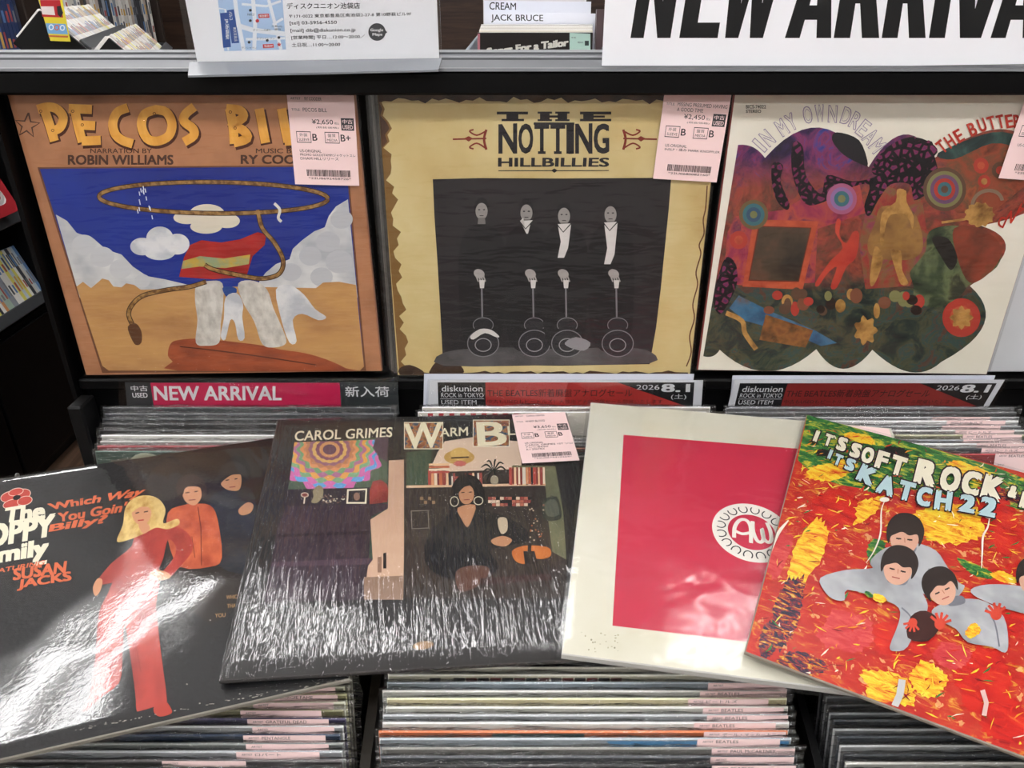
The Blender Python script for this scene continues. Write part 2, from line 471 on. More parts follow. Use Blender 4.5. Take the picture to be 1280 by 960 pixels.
# ------------------------------------------------------------------ record jackets and sleeves
def jacket_box(W, H, T, face, edge, h0=0.0):
    b = MB(); c = 0.0008
    b.add([(0, 0, 0), (W, 0, 0), (W, H, 0), (0, H, 0)], [(0, 1, 2, 3)], face)
    ring0 = [(0, 0, 0), (W, 0, 0), (W, H, 0), (0, H, 0)]
    ring1 = [(-c, -c, -c), (W + c, -c, -c), (W + c, H + c, -c), (-c, H + c, -c)]
    ring2 = [(p[0], p[1], -T) for p in ring1]
    v = ring0 + ring1 + ring2
    fs = []
    for o in (0, 4):
        for k in range(4): fs.append((o + k, o + 4 + k, o + 4 + (k + 1) % 4, o + (k + 1) % 4))
    fs.append((11, 10, 9, 8))
    b.add(v, fs, edge)
    return b

def sleeve_sheet(W, H, T, m, z, margin=0.003, n=36, amp=0.0006, seed=0, freq=14):
    """film over the front, folded round the edges"""
    b = MB(); vs, fs = [], []
    x0, x1, y0, y1 = -margin, W + margin, -margin, H + margin
    for j in range(n + 1):
        for i in range(n + 1):
            x = x0 + (x1 - x0) * i / n; y = y0 + (y1 - y0) * j / n
            e = min(i, j, n - i, n - j)
            q = noise.noise(Vector((x * freq + seed * 7.3, y * freq - seed * 3.1, seed)))
            q2 = noise.noise(Vector((x * freq * 3 + seed, y * freq * 3, 5 + seed)))
            zz = z + amp * (1 + q) + amp * 0.3 * (1 + q2)
            if e == 0: zz = z * 0.2
            vs.append((x, y, zz))
    for j in range(n):
        for i in range(n):
            a = j * (n + 1) + i; fs.append((a, a + 1, a + n + 2, a + n + 1))
    b.add(vs, fs, m, True)
    k = len(vs)
    edge = [(x0, y0), (x1, y0), (x1, y1), (x0, y1)]
    ev = [(x, y, z * 0.2) for x, y in edge] + [(x, y, -T - 0.0004) for x, y in edge]
    b.add(ev, [(i, 4 + i, 4 + (i + 1) % 4, (i + 1) % 4) for i in range(4)] + [(7, 6, 5, 4)], m)
    return b

def wear_edge(F, W, T, m, seed, y=-0.0009, ln=0.02):
    """scuffed bare card along the bottom fold"""
    rnd = random.Random(seed); x = 0
    while x < W:
        l = rnd.uniform(.2, 1) * ln
        F.b.box(x, min(W, x + l), y, y + 0.0009, -0.0010, -0.0001 + 0.00015, m); x += l + rnd.uniform(.1, .8) * ln

def display_pose(bl, br, depth=0.7310):
    O = Vector((0, depth, LEDGE_Z)); N = Vector((0, -1, 0.0252)).normalized()
    A = on_plane(bl[0], bl[1], O, N); B = on_plane(br[0], br[1], O, N)
    U = (B - A).normalized(); V = N.cross(U)
    return axes(A, U, V, N), (B - A).length

# ------------------------------------------------------------------ the shown records
def make_record(name, label, M, W, H, T, face, edge, art, film_m, amp=0.0006, seed=0, freq=14, ptag=None, tag_at=None, group=None, zf=0.0009, margin=0.003):
    t = thing(name, label, 'record', M, group)
    b = jacket_box(W, H, T, face, edge)
    F = Face(M, b, 0.00005); F.lim = (W, H)
    if art: art(F)
    F.lim = None
    b.build('jacket', t)
    z = max(zf, F.h + 0.0003)
    sleeve_sheet(W, H, T, film_m, z, margin, 40, amp, seed, freq).build('plastic_sleeve', t)
    if ptag:
        w, tb = ptag; o = tb.build('price_tag', t)
        p0 = F.p(tag_at[0]); p1 = F.p(tag_at[1])
        o.matrix_basis = Matrix.Translation((p0[0], p0[1], z + amp * 2.7)) @ Matrix.Rotation(math.atan2(p1[1] - p0[1], p1[0] - p0[0]), 4, 'Z')
        o['label'] = 'pink printed price tag'
    return t

# --- first shown record: terracotta border, desert picture
TERRA = noisy('terracotta_card', [(0.3, '#9a6848'), (0.55, '#b27c58'), (0.75, '#a87250')], 22, bump=0.1, bscale=150)
SKY = noisy('printed_blue', [(0.3, '#16257a'), (0.7, '#223a96')], 7)
CLOUD = noisy('printed_cloud', [(0.35, '#aeb1b6'), (0.65, '#d6d6d4')], 26, 3)
DUNE = noisy('printed_dune', [(0.3, '#a8784c'), (0.55, '#c2945c'), (0.8, '#ad7d52')], 18, 4, stretch=(0.6, 1.6, 1))
ROCK = noisy('printed_rock', [(0.3, '#7d3a24'), (0.6, '#a5522f'), (0.8, '#8c4529')], 34, 4, stretch=(0.7, 2, 1))
def art_desert(F):
    dk = mat('#4a2c1e', .6); wood = noisy('printed_wood', [(0.3, '#d08e34'), (0.6, '#e8ac4c'), (0.8, '#c98430')], 60, 4, stretch=(1, .3, 1)); out = mat('#4d2413', .6)
    top = mat('#8a5c42', .6)
    star = []
    for i in range(11):
        a = R(-90 + 36 * i + 6); r = 16 if i % 2 == 0 else 6.5
        star.append((34 + r * math.cos(a), 157 + r * math.sin(a)))
    F.line(star, 2.2, dk)
    L = {'P': [[(55, 138), (62, 156), (68, 174)], [(47, 139), (60, 136), (72, 139), (79, 148), (75, 159), (65, 163)]],
         'E': [[(93, 138), (98, 158), (103, 175)], [(86, 138), (115, 139)], [(98, 156), (119, 157)], [(102, 174), (126, 173)]],
         'C': [[(160, 137), (147, 142), (141, 154), (144, 166), (153, 173), (166, 177)]],
         'O': [[(196, 139), (181, 144), (177, 157), (184, 171), (197, 174), (211, 168), (215, 155), (208, 142), (194, 139)]],
         'S': [[(243, 136), (232, 144), (230, 152), (241, 160), (242, 168), (230, 175)]],
         'B': [[(287, 138), (291, 156), (293, 177)], [(283, 138), (300, 140), (304, 148), (290, 156), (304, 162), (309, 171), (292, 176)]],
         'I': [[(324, 138), (328, 157), (332, 176)]],
         'L': [[(352, 138), (356, 158), (360, 175)], [(356, 174), (382, 173)]],
         'l': [[(398, 138), (402, 158), (406, 175)], [(402, 174), (424, 173)]]}
    L = {k: [[(x, 156 + (y - 156) * 1.13) for x, y in q] for q in v] for k, v in L.items()}
    for k in L:
        for s in L[k]:
            s2 = smooth_pts(s, 4, False) if len(s) > 2 else s
            F.line([(x + 1.4, y + 2.2) for x, y in s2], 14.5, out)
    for k in L:
        for s in L[k]: F.line(smooth_pts(s, 4, False) if len(s) > 2 else s, 11.5, wood)
    for x, y in ((51, 139), (66, 163), (91, 139), (103, 156), (193, 142), (288, 140), (294, 160)): F.ring(x, y, 1.7, 1.5, .7, out, n=12)
    F.tbox('NARRATION BY', 113, 185.5, 190, 191.5, dk, .01)
    F.tbox('ROBIN WILLIAMS', 85, 193.5, 217, 206, dk, .03)
    F.tbox('MUSIC BY', 320, 185.5, 372, 191.5, dk, .01)
    F.tbox('RY COODER', 301, 193.5, 404, 205, dk, .03)
    panel = [(50, 211), (433, 208), (455, 458), (450, 463), (136, 463), (128, 457)]
    F.poly([(47, 209), (435, 206), (458, 466), (128, 466)], mat('#6d442e', .6))
    F.poly(panel, SKY)
    grey = mat('#8d9098', .6)
    cl = [(70, 268), (84, 276), (96, 291), (117, 298), (133, 312), (152, 318), (166, 333), (184, 345), (206, 349), (240, 357), (240, 372), (100, 372)]
    F.poly(cl, CLOUD)
    for x, y, r in ((102, 303, 15), (125, 318, 15), (148, 333, 14), (175, 348, 10)): F.ell(x + 3, y + 3, r, r * .85, mat('#c3c4c6', .6))
    cr = [(435, 249), (420, 258), (411, 270), (406, 284), (393, 289), (378, 300), (366, 311), (362, 324), (345, 330), (332, 341), (322, 355), (322, 372), (447, 372)]
    F.poly(cr, CLOUD)
    for x, y, r in ((425, 272, 14), (408, 300, 15), (386, 318, 14), (422, 325, 17), (362, 338, 13), (400, 344, 14)): F.ell(x + 2, y + 2, r, r * .85, mat('#b9bbbf', .6))
    F.poly([(96, 358), (104, 352), (114, 360), (120, 355), (128, 348), (136, 350), (142, 358), (152, 359), (158, 354), (168, 356), (176, 362), (240, 360), (300, 358), (395, 360), (404, 353), (424, 352), (445, 356), (455, 458), (450, 463), (136, 463), (128, 457)], DUNE)
    F.poly([(213, 430), (222, 425), (246, 423), (272, 425), (300, 428), (330, 432), (352, 437), (380, 441), (408, 449), (432, 460), (430, 463), (222, 463), (216, 452), (210, 444)], ROCK, 3)
    F.line([(225, 433), (270, 438), (330, 446), (395, 456)], 1.5, mat('#5a2818', .6), 4)
    # balanced rocks standing on the ledge
    pale = noisy('printed_pale_rock', [(0.3, '#a9a39a'), (0.65, '#d8d4cb')], 60, 4, stretch=(1.6, 1, 1))
    red = noisy('printed_red_rock', [(0.3, '#8f1f1c'), (0.7, '#b8302a')], 30, 3)
    F.poly([(246, 356), (262, 351), (278, 354), (279, 380), (276, 405), (274, 428), (258, 432), (245, 428), (247, 400), (244, 376)], pale, 4)
    F.poly([(298, 354), (318, 351), (334, 362), (342, 385), (352, 408), (358, 428), (344, 434), (328, 430), (318, 402), (304, 378)], pale, 4)
    F.poly([(278, 360), (287, 358), (296, 361), (293, 371), (284, 372)], mat('#2a4a8c', .6), 3)
    F.poly([(224, 346), (230, 322), (238, 306), (252, 300), (276, 303), (300, 299), (322, 290), (333, 293), (331, 306), (316, 320), (308, 346), (266, 349)], red)
    F.poly([(229, 326), (250, 320), (280, 323), (313, 318), (311, 330), (282, 335), (250, 333), (227, 336)], noisy('printed_ochre', [(0.4, '#b99c42'), (0.6, '#8a9a78')], 60), 0)
    cream = mat('#d9d0bd', .6)
    for x, y, rx, ry in ((234, 272, 17, 8), (259, 267, 22, 12), (284, 276, 16, 9), (258, 283, 20, 9)): F.ell(x, y, rx, ry, cream)
    white = noisy('printed_white', [(0.4, '#b9bcc2'), (0.6, '#dcdcdc')], 40)
    for x, y, rx, ry in ((178, 308, 15, 11), (200, 298, 17, 15), (222, 305, 15, 13), (200, 314, 20, 11)): F.ell(x, y, rx, ry, white)
    F.poly([(282, 372), (296, 366), (304, 380), (303, 396), (306, 422), (298, 424), (294, 404), (288, 400), (282, 424), (276, 420), (280, 398)], white, 3)
    F.poly([(345, 362), (362, 356), (380, 368), (394, 386), (408, 396), (398, 400), (378, 392), (366, 400), (371, 426), (362, 428), (352, 400)], white, 3)
    # rope
    rope = noisy('printed_rope', [(0.4, '#6b4a26'), (0.6, '#a8814a')], 160); rd = mat('#3a2412', .6)
    for w, m in ((6.2, rd), (4.2, rope)):
        F.ring(267, 247, 143, 19.5, w, m, rot=0.6, n=60)
        F.line([(322, 262), (328, 285), (343, 303), (354, 325), (349, 342), (328, 348), (300, 344), (268, 337), (256, 331)], w, m, 5)
        F.line([(258, 352), (238, 358), (210, 362), (180, 369), (166, 380), (161, 392), (165, 404), (170, 414)], w, m, 5)
    F.poly([(160, 408), (170, 404), (177, 414), (177, 428), (170, 431), (164, 422)], mat('#5c3a22', .6), 3)
    F.line([(343, 254), (350, 262), (348, 272), (352, 277)], 3.5, mat('#d8d4c8', .6), 4)
    for i in range(14):
        rnd = random.Random(i); x = 180 + rnd.uniform(-11, 11); y = 222 + abs(x - 180) * 2.6 + rnd.uniform(0, 22)
        F.line([(x, y), (x + 1, y + 5)], 1.2, mat('#dfe4ef', .5))
M1, W1 = display_pose((108, 468.5), (477, 468.5))
M1 = M1 @ Matrix.Rotation(R(.9), 4, 'Z')
T1 = price_tag(.0605, .0805, 'RY COODER', 'PECOS BILL', '¥2,650', 'B', 'B+', ['US-ORIGINAL', 'PROMO GOLDSTAMP/ジャケットスレ', 'DHAM HILLリリース'], '22U0692458726')
make_record('vinyl_record', 'record with a terracotta border, desert picture and carved wooden title letters, standing on the ledge', M1, W1, .296, .005, TERRA, mat('#a3735a'), art_desert,
            film('streaky_film_warm', [((1, 1, 1), 11, 2, .5, .006), ((.35, 1.8, 1), 60, 2, .6, .003)], .10, 1.0), .0008, 3, 12, (.0605, T1), ((370, 229.5), (446, 231.5)))

# --- second shown record: burnt parchment
PARCH = noisy('parchment', [(0.25, '#b09158'), (0.42, '#c6b078'), (0.6, '#d0bf8c'), (0.8, '#b89a5e')], 9, 6, bump=0.05, bscale=60)
CHAR = noisy('charred_paper', [(0.3, '#1c130e'), (0.6, '#4a2e1c'), (0.8, '#6b4426')], 40, 4)
def art_parchment(F):
    ink = mat('#17141a', .6); red = mat('#7d2a1c', .6); rnd = random.Random(4)
    def wavy(a, b, n, amp, side):
        pts = []
        for i in range(n + 1):
            t = i / n
            q = amp * (.5 + .5 * math.sin(i * 1.9 + side) * math.sin(i * .77 + 2 * side)) + rnd.uniform(-.12, .12) * amp
            pts.append((a[0] + (b[0] - a[0]) * t, a[1] + (b[1] - a[1]) * t, q))
        return pts
    lw = wavy((471, 112), (499, 468), 44, 13, .3)
    F.poly([(x + 3 + q, y) for x, y, q in lw] + [(x, y) for x, y, q in lw][::-1], mat('#7a5a2c', .6))
    F.poly([(x + q, y) for x, y, q in lw] + [(x, y) for x, y, q in lw][::-1], CHAR)
    tw = wavy((472, 120), (897, 120), 50, 8, 1.1)
    F.poly([(x, y + 1.5 + q) for x, y, q in tw] + [(897, 100), (470, 100)], CHAR)
    bw = wavy((500, 468), (860, 468), 44, 4, 2.2)
    F.poly([(x, y - 1 - q) for x, y, q in bw] + [(860, 469), (500, 469)], CHAR)
    F.poly([(538, 462), (546, 452), (560, 449), (574, 455), (578, 467), (540, 467)], mat('#3a2416', .6), 4)
    F.poly([(500, 460), (512, 456), (528, 463), (526, 467), (500, 467)], CHAR, 3)
    rw = [(884, 232), (882, 260), (879, 275), (880, 292), (874, 306), (876, 318), (870, 340), (872, 356), (866, 380), (868, 398), (862, 420), (864, 440), (858, 458)]
    F.line(rw, 1.6, mat('#5d3218', .6), 4)
    for x0, x1 in ((621, 660), (725, 764)):
        F.poly([(x0, 139.5), (x1, 139.5), (x1, 143), (x0, 143)], ink)
    F.poly([(633, 143), (648, 143), (648, 148.5), (655, 148.5), (655, 151.5), (627, 151.5), (627, 148.5), (633, 148.5)], ink)
    for x in (675, 697): F.poly([(x - 3, 139.5), (x + 15, 139.5), (x + 15, 142), (x + 12, 142), (x + 12, 149), (x + 15, 149), (x + 15, 151.5), (x - 3, 151.5), (x - 3, 149), (x, 149), (x, 142), (x - 3, 142)], ink)
    F.poly([(685, 144.2), (699, 144.2), (699, 147), (685, 147)], ink); F.poly([(729, 143), (742, 143), (742, 151.5), (729, 151.5)], ink); F.poly([(725, 148.5), (764, 148.5), (764, 151.5), (725, 151.5)], ink); F.poly([(740, 144.4), (756, 144.4), (756, 147), (740, 147)], ink)
    x = 623
    for ch, w in zip('NOTTING', (25, 20, 20, 20, 11, 23, 21)):
        F.text(ch, [(x, 154 - abs(x - 690) * -.02), (x + w - 1.5, 154), (x + w - 1.5, 192), (x, 192)], ink, .03)
        if ch in 'NTI':
            F.poly([(x - 1, 153), (x + w - 1, 153), (x + w - 1, 156), (x - 1, 156)], ink) if ch != 'N' else None
            F.poly([(x + w * .22, 189), (x + w * .7, 189), (x + w * .7, 192.4), (x + w * .22, 192.4)], ink) if ch != 'N' else None
        x += w
    F.text('HILLBILLIES', [(622.5, 197), (762, 197), (761, 208.5), (622.5, 208.5)], ink, .03)
    F.line([(623, 213.5), (761, 213)], 1, ink); F.poly([(689, 213), (693, 210.5), (697, 213), (693, 216)], ink)
    for s, cx in ((1, 588), (-1, 799)):
        F.line([(cx - s * 22, 174), (cx + s * 20, 173)], 2, red)
        F.line([(cx + s * 20, 162), (cx + s * 17, 174), (cx + s * 20, 187)], 3, red, 4)
        F.line([(cx + s * 19, 164), (cx + s * 8, 169), (cx - s * 1, 164), (cx + s * 4, 162)], 2, red, 4)
        F.line([(cx + s * 19, 185), (cx + s * 8, 179), (cx - s * 1, 184), (cx + s * 4, 186)], 2, red, 4)
        F.poly([(cx - s * 8, 173), (cx - s * 2, 170), (cx + s * 3, 173), (cx - s * 2, 177)], red)
    dark = noisy('printed_dark_photo', [(0.35, '#1c191c'), (0.65, '#2a2629')], 6)
    ph = [(541, 224), (600, 222.5), (700, 223), (839, 222), (836, 260), (831, 310), (826, 360), (820, 410), (812, 455), (700, 457), (600, 456), (554, 458), (551, 400), (547, 330), (543, 270)]
    F.poly(ph, dark)
    F.poly([(556, 440), (620, 434), (700, 436), (780, 434), (814, 440), (812, 454), (700, 456), (555, 457)], noisy('printed_grey_floor', [(0.35, '#3a383a'), (0.65, '#5d5b5c')], 18), 3)
    face = mat('#8f8b88', .6); suit = mat('#19181b', .6); sh = mat('#cfcbc8', .6); gr = mat('#77757a', .6); hair = mat('#151417', .6)
    for cx, fy, hx, sy in ((602, 262, 599, 0), (658, 264, 663, 292), (705, 268, 704, 322), (763, 266, 767, 330)):
        F.poly([(cx - 25, 300), (cx - 14, 284), (cx, 279), (cx + 14, 284), (cx + 27, 300), (cx + 30, 345), (cx + 22, 430), (cx - 20, 430), (cx - 29, 345)], suit, 4)
        F.ell(cx, fy - 3, 9.2, 12.5, hair); F.ell(cx, fy + 2, 7.6, 10.5, face, n=20)
        F.poly([(cx - 4, fy + 10), (cx + 4, fy + 10), (cx + 5, fy + 18), (cx - 5, fy + 18)], mat('#6f6b69', .6))
        for e in (-3, 3): F.ell(cx + e, fy, 1.5, .8, hair, n=8)
        F.line([(cx - 2.5, fy + 7.5), (cx + 2.5, fy + 7.5)], .9, hair)
        if sy:
            F.poly([(cx - 8, fy + 12), (cx + 9, fy + 11), (cx + 5, sy - 12), (cx + (2 if sy < 300 else 0), sy), (cx - (0 if sy < 300 else 8), sy), (cx - 4, sy - 20)], sh)
            F.line([(cx - 9, fy + 12), (cx - 1, fy + 22), (cx + 9, fy + 11)], 1.4, suit)
        F.ell(hx, 342, 7, 5.5, mat('#a09b98', .6), 25)
        for k in range(4): F.line([(hx - 4 + 3 * k, 344), (hx - 1 + 3 * k, 352)], 1.7, mat('#a09b98', .6))
        F.line([(hx + 3, 350), (hx + 4, 405)], 2, gr)
        F.poly([(hx, 350), (hx + 7, 350), (hx + 6, 360), (hx + 1, 360)], sh)
        gx = hx + 5
        F.ell(gx, 428, 20, 17, mat('#232226', .6)); F.ell(gx, 406, 13, 10, mat('#232226', .6))
        F.ring(gx, 429, 19.5, 16.5, 1.2, gr); F.ring(gx, 406, 12.5, 9, 1, gr, a0=150, a1=390); F.ring(gx, 431, 10, 8, 1.2, mat('#8e8c90', .6))
    F.poly([(588, 420), (600, 411), (614, 412), (624, 420), (620, 421), (606, 416), (592, 424)], sh, 3)
    F.poly([(706, 428), (720, 421), (738, 428), (730, 438), (712, 434)], mat('#8a888c', .6), 3)
M2, W2 = display_pose((497.5, 468.5), (862, 468.5))
T2 = price_tag(.0605, .0805, None, 'MISSING PRESUMED HAVING', '¥2,450', 'B', 'B', ['US-ORIGINAL', 'INSLP・痛み MARK KNOPFLER'], '22U0680082160', 'A GOOD TIME')
make_record('vinyl_record', 'record with a burnt parchment border around a dark four-figure photo, on the ledge', M2, W2, .296, .004, PARCH, mat('#6b5a3a'), art_parchment,
            film('streaky_film', [((1, 1, 1), 9, 2, .45, .007), ((.4, 1.6, 1), 55, 2, .55, .003)], .12, 1.1), .0008, 8, 12, (.0605, T2), ((815.5, 222.5), (884, 226.5)))
for k in range(3):
    Mk = M2 @ Matrix.Translation((-.0045 - .003 * k, .0, -.0058 - .0042 * k))
    make_record('vinyl_record', ['record tucked directly behind the burnt parchment record, only its sleeve edge showing', 'second record hidden behind the burnt parchment record, a thin edge',
                'rearmost record in the slot of the burnt parchment record, a thin edge in film'][k], Mk, .31, .298, .0020, mat(['#4a4846', '#6d6a66', '#2a2a2c'][k]), mat(['#5a5856', '#7d7a76', '#303033'][k]), None, FILM, .0003, 20 + k, 14, None, None, 'records behind the parchment record', .0004, .004)

# --- third shown record: cream with a scalloped collage
CREAM = noisy('cream_card', [(0.3, '#ddd8c6'), (0.6, '#e6e2d4'), (0.8, '#dfdac8')], 8, 5)
def collage_material():
    m, t, b = nmat('printed_collage', .5)
    v = tex_coord(t)
    n1 = noise_tex(t, v, 26, 6, .65, 1.2); n2 = noise_tex(t, v, 60, 5, .65, .8); n3 = noise_tex(t, v, 34, 6, .65, 1.0)
    c1 = ramp(t, n1, [(.30, '#1d1a22'), (.40, '#4a2a22'), (.47, '#7a2a26'), (.54, '#a0442f'), (.60, '#6a2a38'), (.68, '#54503c'), (.76, '#2b4448')])
    c2 = ramp(t, n2, [(.3, '#2a1c1a'), (.5, '#80503a'), (.62, '#93403c'), (.72, '#37454a')])
    base = mix_col(t, .45, c1, c2)
    teal = ramp(t, n3, [(.30, '#12181a'), (.44, '#26342f'), (.52, '#4a4a34'), (.58, '#2c4a48'), (.64, '#5a3a2c'), (.74, '#1d2a2c')])
    purp = ramp(t, n3, [(.30, '#17131f'), (.42, '#33204a'), (.50, '#5e2a58'), (.56, '#7d2f5a'), (.63, '#34408a'), (.74, '#15141f')])
    sep = t.nodes.new('ShaderNodeSeparateXYZ'); t.links.new(v, sep.inputs[0])
    def band(sock, a, b_, wob):
        ad = t.nodes.new('ShaderNodeMath'); ad.operation = 'MULTIPLY_ADD'; ad.inputs[1].default_value = wob; t.links.new(n1, ad.inputs[0]); t.links.new(sock, ad.inputs[2])
        mr = t.nodes.new('ShaderNodeMapRange'); mr.inputs[1].default_value = a; mr.inputs[2].default_value = b_; t.links.new(ad.outputs[0], mr.inputs[0])
        return mr.outputs[0]
    low = band(sep.outputs[1], .125, .105, .03)
    hi = band(sep.outputs[1], .205, .235, .03); lf = band(sep.outputs[0], .205, .175, .03)
    mu = t.nodes.new('ShaderNodeMath'); mu.operation = 'MULTIPLY'; t.links.new(hi, mu.inputs[0]); t.links.new(lf, mu.inputs[1])
    t.links.new(mix_col(t, mu.outputs[0], mix_col(t, low, base, teal), purp), b.inputs['Base Color'])
    return m
COLLAGE = collage_material()
PURP = noisy('printed_purple', [(.32, '#241a3c'), (.48, '#5a2a5c'), (.56, '#8a2f62'), (.66, '#39408a'), (.76, '#1d1a2c')], 26, 5, .8)
MAG = noisy('printed_magenta', [(.3, '#5a1d30'), (.44, '#8f2c4a'), (.54, '#a84a3c'), (.62, '#6a2a48'), (.74, '#8a5a4a')], 38, 6, .8)
DTEAL = noisy('printed_teal_dark', [(.3, '#131a1c'), (.5, '#2a3d3c'), (.62, '#3c5a52'), (.72, '#5a4a2c')], 34, 5, 1.0)
GREENP = noisy('printed_green', [(.3, '#181f18'), (.46, '#3f4c34'), (.56, '#66704c'), (.64, '#3a3a2c'), (.76, '#2a3a30')], 34, 6, .6)
ORANGEP = noisy('printed_orange', [(.3, '#8f3520'), (.6, '#b85535'), (.8, '#9a4028')], 60, 5)
GOLDP = noisy('printed_gold', [(.3, '#6d4a22'), (.55, '#b58a4a'), (.75, '#8a5c2c')], 50, 4)
def lace_material():
    m, t, b = nmat('printed_lace', .5)
    v = t.nodes.new('ShaderNodeTexVoronoi'); v.feature = 'DISTANCE_TO_EDGE'; v.inputs['Scale'].default_value = 150
    t.links.new(tex_coord(t), v.inputs['Vector'])
    t.links.new(ramp(t, v.outputs['Distance'], [(.0, '#0c090e'), (.16, '#120c12'), (.24, '#7a2450'), (.5, '#4a2058')]), b.inputs['Base Color'])
    return m
LACE = lace_material()
def art_collage(F):
    Z = lambda pts: [(860 + x / 2.526, 100 + y / 2.526) for x, y in pts]
    P = lambda x, y: (860 + x / 2.526, 100 + y / 2.526)
    def arc(a, m, b, n=12):
        return [tuple((1 - t) ** 2 * a[k] + 2 * t * (1 - t) * (2 * m[k] - .5 * a[k] - .5 * b[k]) + t * t * b[k] for k in (0, 1)) for t in [i / n for i in range(n)]]
    o = []
    for a, m, b in [((158, 205), (205, 212), (243, 246)), ((243, 246), (415, 150), (570, 275)), ((570, 275), (680, 172), (780, 245)), ((780, 245), (955, 158), (1075, 190)), ((1075, 190), (1140, 360), (925, 460)),
                    ((925, 460), (1003, 535), (890, 650)), ((890, 650), (935, 770), (800, 890)), ((800, 890), (700, 922), (582, 852)), ((582, 852), (490, 912), (405, 850)), ((405, 850), (250, 920), (100, 852)),
                    ((100, 852), (78, 872), (48, 872)), ((48, 872), (100, 560), (158, 205))]:
        o += arc(a, m, b)
    F.poly(Z(o), COLLAGE)
    F.poly(Z([(150, 430), (300, 410), (420, 340), (540, 320), (560, 420), (470, 450), (410, 470), (400, 640), (180, 650), (110, 640), (125, 480)]), MAG)
    F.poly(Z([(560, 420), (620, 330), (740, 380), (760, 520), (700, 650), (560, 660), (540, 520)]), noisy('printed_red_wash', [(.3, '#6a2030'), (.46, '#93382f'), (.55, '#7a5a3a'), (.63, '#8a3a4a'), (.75, '#3f3a5a')], 40, 6, .8))
    F.poly(Z([(830, 220), (980, 190), (1075, 240), (1070, 330), (960, 420), (850, 420), (790, 360)]), noisy('printed_rust', [(.3, '#47231c'), (.46, '#8f452d'), (.56, '#6a4a34'), (.64, '#97502f'), (.76, '#5a2c26')], 40, 6, .6))
    # lace swags
    F.poly(Z([(268, 262), (300, 270), (292, 320), (320, 390), (310, 410), (280, 380), (264, 320)]), LACE, 4)
    F.poly(Z([(330, 200), (362, 210), (372, 300), (420, 360), (440, 300), (520, 320), (600, 300), (650, 240), (760, 190), (778, 240), (790, 300), (770, 345), (715, 380), (700, 330), (640, 330), (600, 380), (572, 430), (556, 400), (572, 330), (500, 345), (430, 385), (370, 390), (330, 300)]), LACE, 4)
    F.poly(Z([(470, 165), (540, 190), (568, 265), (545, 265), (490, 235), (455, 190)]), mat('#1a181c', .6), 4)
    F.poly(Z([(700, 180), (770, 200), (778, 240), (640, 300), (580, 290), (620, 220)]), LACE, 4)
    F.poly(Z([(790, 230), (960, 165), (1060, 185), (1060, 215), (960, 200), (840, 250)]), DTEAL, 4)
    F.poly(Z([(120, 560), (150, 580), (155, 640), (130, 700), (100, 740), (80, 700), (95, 620)]), LACE, 4)
    # framed panel
    F.poly(Z([(207, 440), (412, 446), (362, 662), (172, 652)]), ORANGEP)
    F.poly(Z([(222, 460), (390, 466), (350, 638), (190, 634)]), mat('#6a2a18', .6)); F.poly(Z([(226, 464), (386, 468), (348, 634), (194, 630)]), noisy('printed_umber', [(.3, '#2c2620'), (.55, '#4a3d30'), (.75, '#6b4a38')], 30, 4))
    # discs
    def disc(x, y, r, cols, rot=0):
        for k, c in enumerate(cols):
            q = r * (1 - k / len(cols)); F.ell(*P(x, y), q / 2.526, q / 2.526 * 1.02, c)
    brown, teal, redc, gold, olive = mat('#5a4232', .6), mat('#3a6a72', .6), mat('#a8382c', .6), GOLDP, mat('#7a7a4c', .6)
    disc(810, 345, 68, [brown, olive, mat('#6a4a6a', .6), redc, teal, brown]); disc(207, 425, 46, [mat('#6a5a3a', .6), teal, mat('#33506a', .6), olive])
    disc(485, 375, 48, [mat('#a05a7a', .6), mat('#8a6a9a', .6), teal, olive]); disc(925, 270, 24, [redc, ORANGEP]); disc(935, 320, 20, [redc, gold]); disc(160, 505, 28, [redc, ORANGEP])
    disc(985, 285, 26, [brown, redc])
    F.ring(*P(945, 390), 19, 16, 4.5, mat('#7d6a58', .6), rot=-20, a0=180, a1=370)
    F.ell(*P(920, 425), 18, 15, GOLDP, wob=.10, k=11); F.line(Z([(800, 450), (870, 440), (900, 430)]), 3, GOLDP)
    disc(863, 750, 60, [redc, redc, ORANGEP, redc, GOLDP]); F.ell(*P(863, 750), 13, 13, GOLDP, wob=.18, k=8)
    # plain standing shapes, red and gold
    F.poly(Z([(470, 440), (482, 445), (478, 490), (500, 515), (520, 480), (540, 485), (530, 560), (500, 590), (470, 655), (450, 652), (470, 590), (440, 610), (412, 650), (402, 640), (450, 570), (488, 530), (465, 480)]), noisy('printed_scarlet', [(.3, '#9a2020'), (.7, '#c24a34')], 30), 3)
    F.poly(Z([(612, 400), (700, 405), (735, 470), (738, 540), (690, 568), (590, 560), (566, 520), (590, 450)]), noisy('printed_tan', [(.3, '#6b4a2c'), (.55, '#97703c'), (.75, '#5a3a3c')], 30, 4), 4)
    F.poly(Z([(660, 345), (688, 350), (690, 385), (712, 430), (708, 470), (690, 430), (640, 425), (622, 470), (618, 520), (606, 510), (612, 420), (655, 385)]), GOLDP, 3)
    F.poly(Z([(590, 525), (615, 560), (600, 620), (580, 652), (574, 620)]), GOLDP, 3); F.poly(Z([(640, 540), (672, 540), (676, 600), (695, 640), (672, 645), (655, 600)]), GOLDP, 3)
    # large green rounded hill
    F.poly(Z([(760, 480), (820, 460), (920, 470), (985, 520), (975, 590), (890, 645), (860, 680), (800, 715), (740, 712), (712, 690), (712, 650), (700, 610), (720, 580), (750, 540)]), GREENP, 4)
